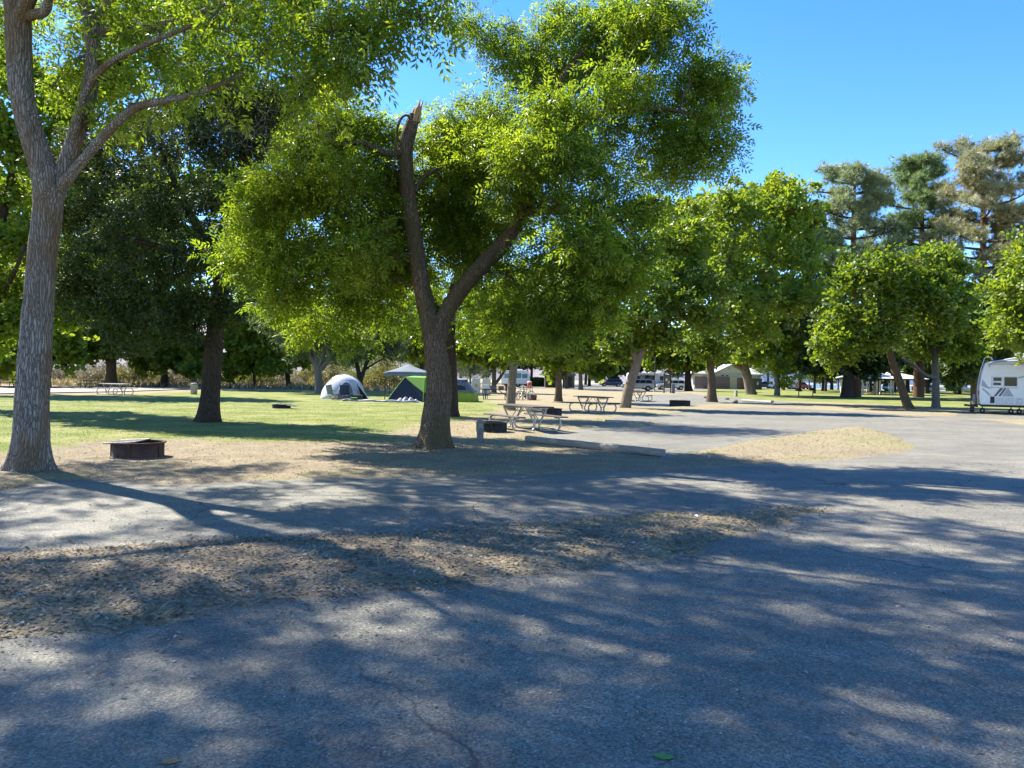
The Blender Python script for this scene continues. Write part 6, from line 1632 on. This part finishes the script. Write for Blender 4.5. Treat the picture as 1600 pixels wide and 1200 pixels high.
shed('grey shed right of the upright trunk at the parking lot', 881, 898, 130, 2.1, M['slate_cloth'], M['slate_cloth'])
def noticeboard():
    root = empty('notice_sign', at_depth(857, 128), 0, 'small white notice sign before the brown shed', 'sign')
    MB().bx(-.05, .05, -.05, .05, 0, 1.2).build('post', M['sign_brown'], root); MB().bx(-.28, .28, -.09, -.051, 1.2, 2.0).build('panel', M['white_plastic'], root)
noticeboard()
def cabinet(label, px):
    root = empty('utility_cabinet', at_depth(px, 66), .1, label, 'cabinet', 'pale cabinets behind the loaded table')
    MB().bx(-.36, .36, -.25, .25, 0, 1.45).build('case', M['cream_wall'], root, .02)
    MB().bx(-.30, .30, -.275, -.2505, .12, 1.36).build('door', M['cream_wall'], root, .005, 1)
    MB().bx(-.14, .14, -.285, -.2755, .75, .98).build('warning_label', simple('amber_label', (.55, .33, .08), .6), root)
    MB().bx(-.42, .42, -.3, .3, -.02, .05).build('plinth', M['concrete'], root)
cabinet('left pale cabinet with an amber label behind the loaded table', 744)
cabinet('right pale cabinet with an amber label behind the loaded table', 760)
def hedge():
    root = empty('hedge', at_depth(836, 140), 0, 'clipped dark hedge beside the white motorhome', 'hedge')
    rs = np.random.RandomState(8); n = 5000
    pos = np.stack([rs.uniform(-1.7, 1.7, n), rs.uniform(0, 1.2, n), rs.uniform(.1, 1.55, n)], -1)
    f = rs.normal(size=(n, 3)); f /= np.linalg.norm(f, axis=1)[:, None]; s, u = frames(f, rs)
    v, fc = instance(T_FAR[0], T_FAR[1], pos, f, s, u, rs.uniform(.25, .4, n))
    link('foliage', np_mesh('foliage', v, fc, M['leaf_dark']), root)['kind'] = 'stuff'
    MB().bar((-1, .6, 0), (-1, .6, 1), .04).bar((0, .6, 0), (0, .6, 1), .04).bar((1, .6, 0), (1, .6, 1), .04).build('stems', M['bark_dark'], root)['kind'] = 'stuff'
hedge()
def boat(label, px, d, L, rz):
    root = empty('motor_boat', at_depth(px, d), rz, label, 'boat', 'boats at the river bank')
    mb = MB(); n = 9; vs = []
    for i in range(n):
        t = i / (n - 1); w = .95 * (1 - t ** 3) ; x = -L / 2 + L * t
        vs += [(x, -w, 1.0 + .25 * t), (x, -w * .75, .35 + .2 * t), (x, 0, .15 + .35 * t * t), (x, w * .75, .35 + .2 * t), (x, w, 1.0 + .25 * t)]
    fs = [(i * 5 + j, i * 5 + j + 1, (i + 1) * 5 + j + 1, (i + 1) * 5 + j) for i in range(n - 1) for j in range(4)] + [(0, 1, 2, 3, 4)]
    mb.add(vs, fs, True).build('hull', M['white_paint'], root)
    MB().add([(.2, -.7, 1.1), (.2, .7, 1.1), (-.3, .6, 1.6), (-.3, -.6, 1.6)], [(0, 1, 2, 3)]).build('windscreen', M['glass'], root)
    MB().bx(-L / 2 + .3, L * .2, -.8, .8, .95, 1.02).build('deck', M['white_trim'], root)
    MB().box((-L / 2 - .15, 0, .9), (.4, .4, .8)).build('outboard_motor', M['black'], root, .08)
    MB().bx(-L / 2, L / 2 - .5, -.5, .5, .0, .14).build('trailer_bed', M['dark_steel'], root)
boat('white motor boat on the river bank left of the caravan', 1508, 150, 5.5, math.radians(180))
boat('white motor boat on the river bank right of the picnic shelter', 1462, 165, 5.0, math.radians(10))

# ---- single leaves lying on the road
def fallen_leaf(label, px, py, L, rz, mat, lobed=True):
    out = [(-.5, .0), (-.38, .10), (-.30, .24), (-.16, .20), (-.02, .34), (.08, .20), (.26, .22), (.30, .10), (.5, 0)] if lobed else [(-.5, 0), (-.25, .13), (.05, .16), (.3, .10), (.5, 0)]
    pts = out + [(x, -y * .9) for x, y in reversed(out[1:-1])]
    n = len(pts)
    z = lambda x, y: .025 + .10 * abs(y) + .10 * x * x
    root = empty('fallen_leaf', (*G(px, py)[:2], .001), rz, label, 'leaf', 'single leaves on the asphalt')
    mb = MB(); mb.add([(x * L, y * L, z(x, y) * L) for x, y in pts] + [(0, 0, .02 * L)], [(i, (i + 1) % n, n) for i in range(n)]); o = mb.build('blade', mat, root)
    md = o.modifiers.new('thickness', 'SOLIDIFY'); md.thickness = .0008
    MB().tube([(-.5 * L, 0, .05 * L), (-.75 * L, .05 * L, .02 * L), (-.85 * L, .04 * L, .01 * L)], .0016, 5).build('stalk', mat, root)
fallen_leaf('green leaf lying on the near asphalt at the bottom edge', 1035, 1183, .10, 2.9, simple('green_fallen_leaf', (.10, .28, .03), .5, (.07, .20, .02), 30))
fallen_leaf('curled tan leaf lying on the near asphalt at bottom left', 267, 1191, .08, .3, simple('tan_fallen_leaf', (.40, .21, .06), .7, (.30, .14, .04), 30))
fallen_leaf('small orange leaf on the dry verge', 871, 841, .13, 1.0, simple('orange_fallen_leaf', (.62, .14, .03), .6))
fallen_leaf('orange leaf on the soil of the near verge at the left', 46, 935, .14, .8, simple('amber_fallen_leaf', (.60, .26, .05), .6))
fallen_leaf('brown leaf on the asphalt left of the road middle', 155, 1051, .05, 1.8, simple('brown_fallen_leaf', (.28, .09, .03), .7), False)
def wrapper():
    root = empty('paper_scrap', (*G(1089, 812)[:2], .03), .4, 'pale blue paper scrap on the edge of the dry verge', 'litter')
    mb = MB(); mb.add([(-.06, -.03, .0), (.0, -.04, .035), (.06, -.02, .0), (-.05, .03, .02), (.01, .035, .05), (.055, .03, .015)], [(0, 1, 4, 3), (1, 2, 5, 4)]); o = mb.build('paper', simple('pale_blue_paper', (.55, .68, .82), .7), root)
    md = o.modifiers.new('thickness', 'SOLIDIFY'); md.thickness = .001
    root.scale = (.6, .6, .6)
    MB().add([(.055, .03, .016), (.075, .045, .001), (.07, .01, .001)], [(0, 1, 2)]).build('torn_corner', M['white_plastic'], root)
wrapper()
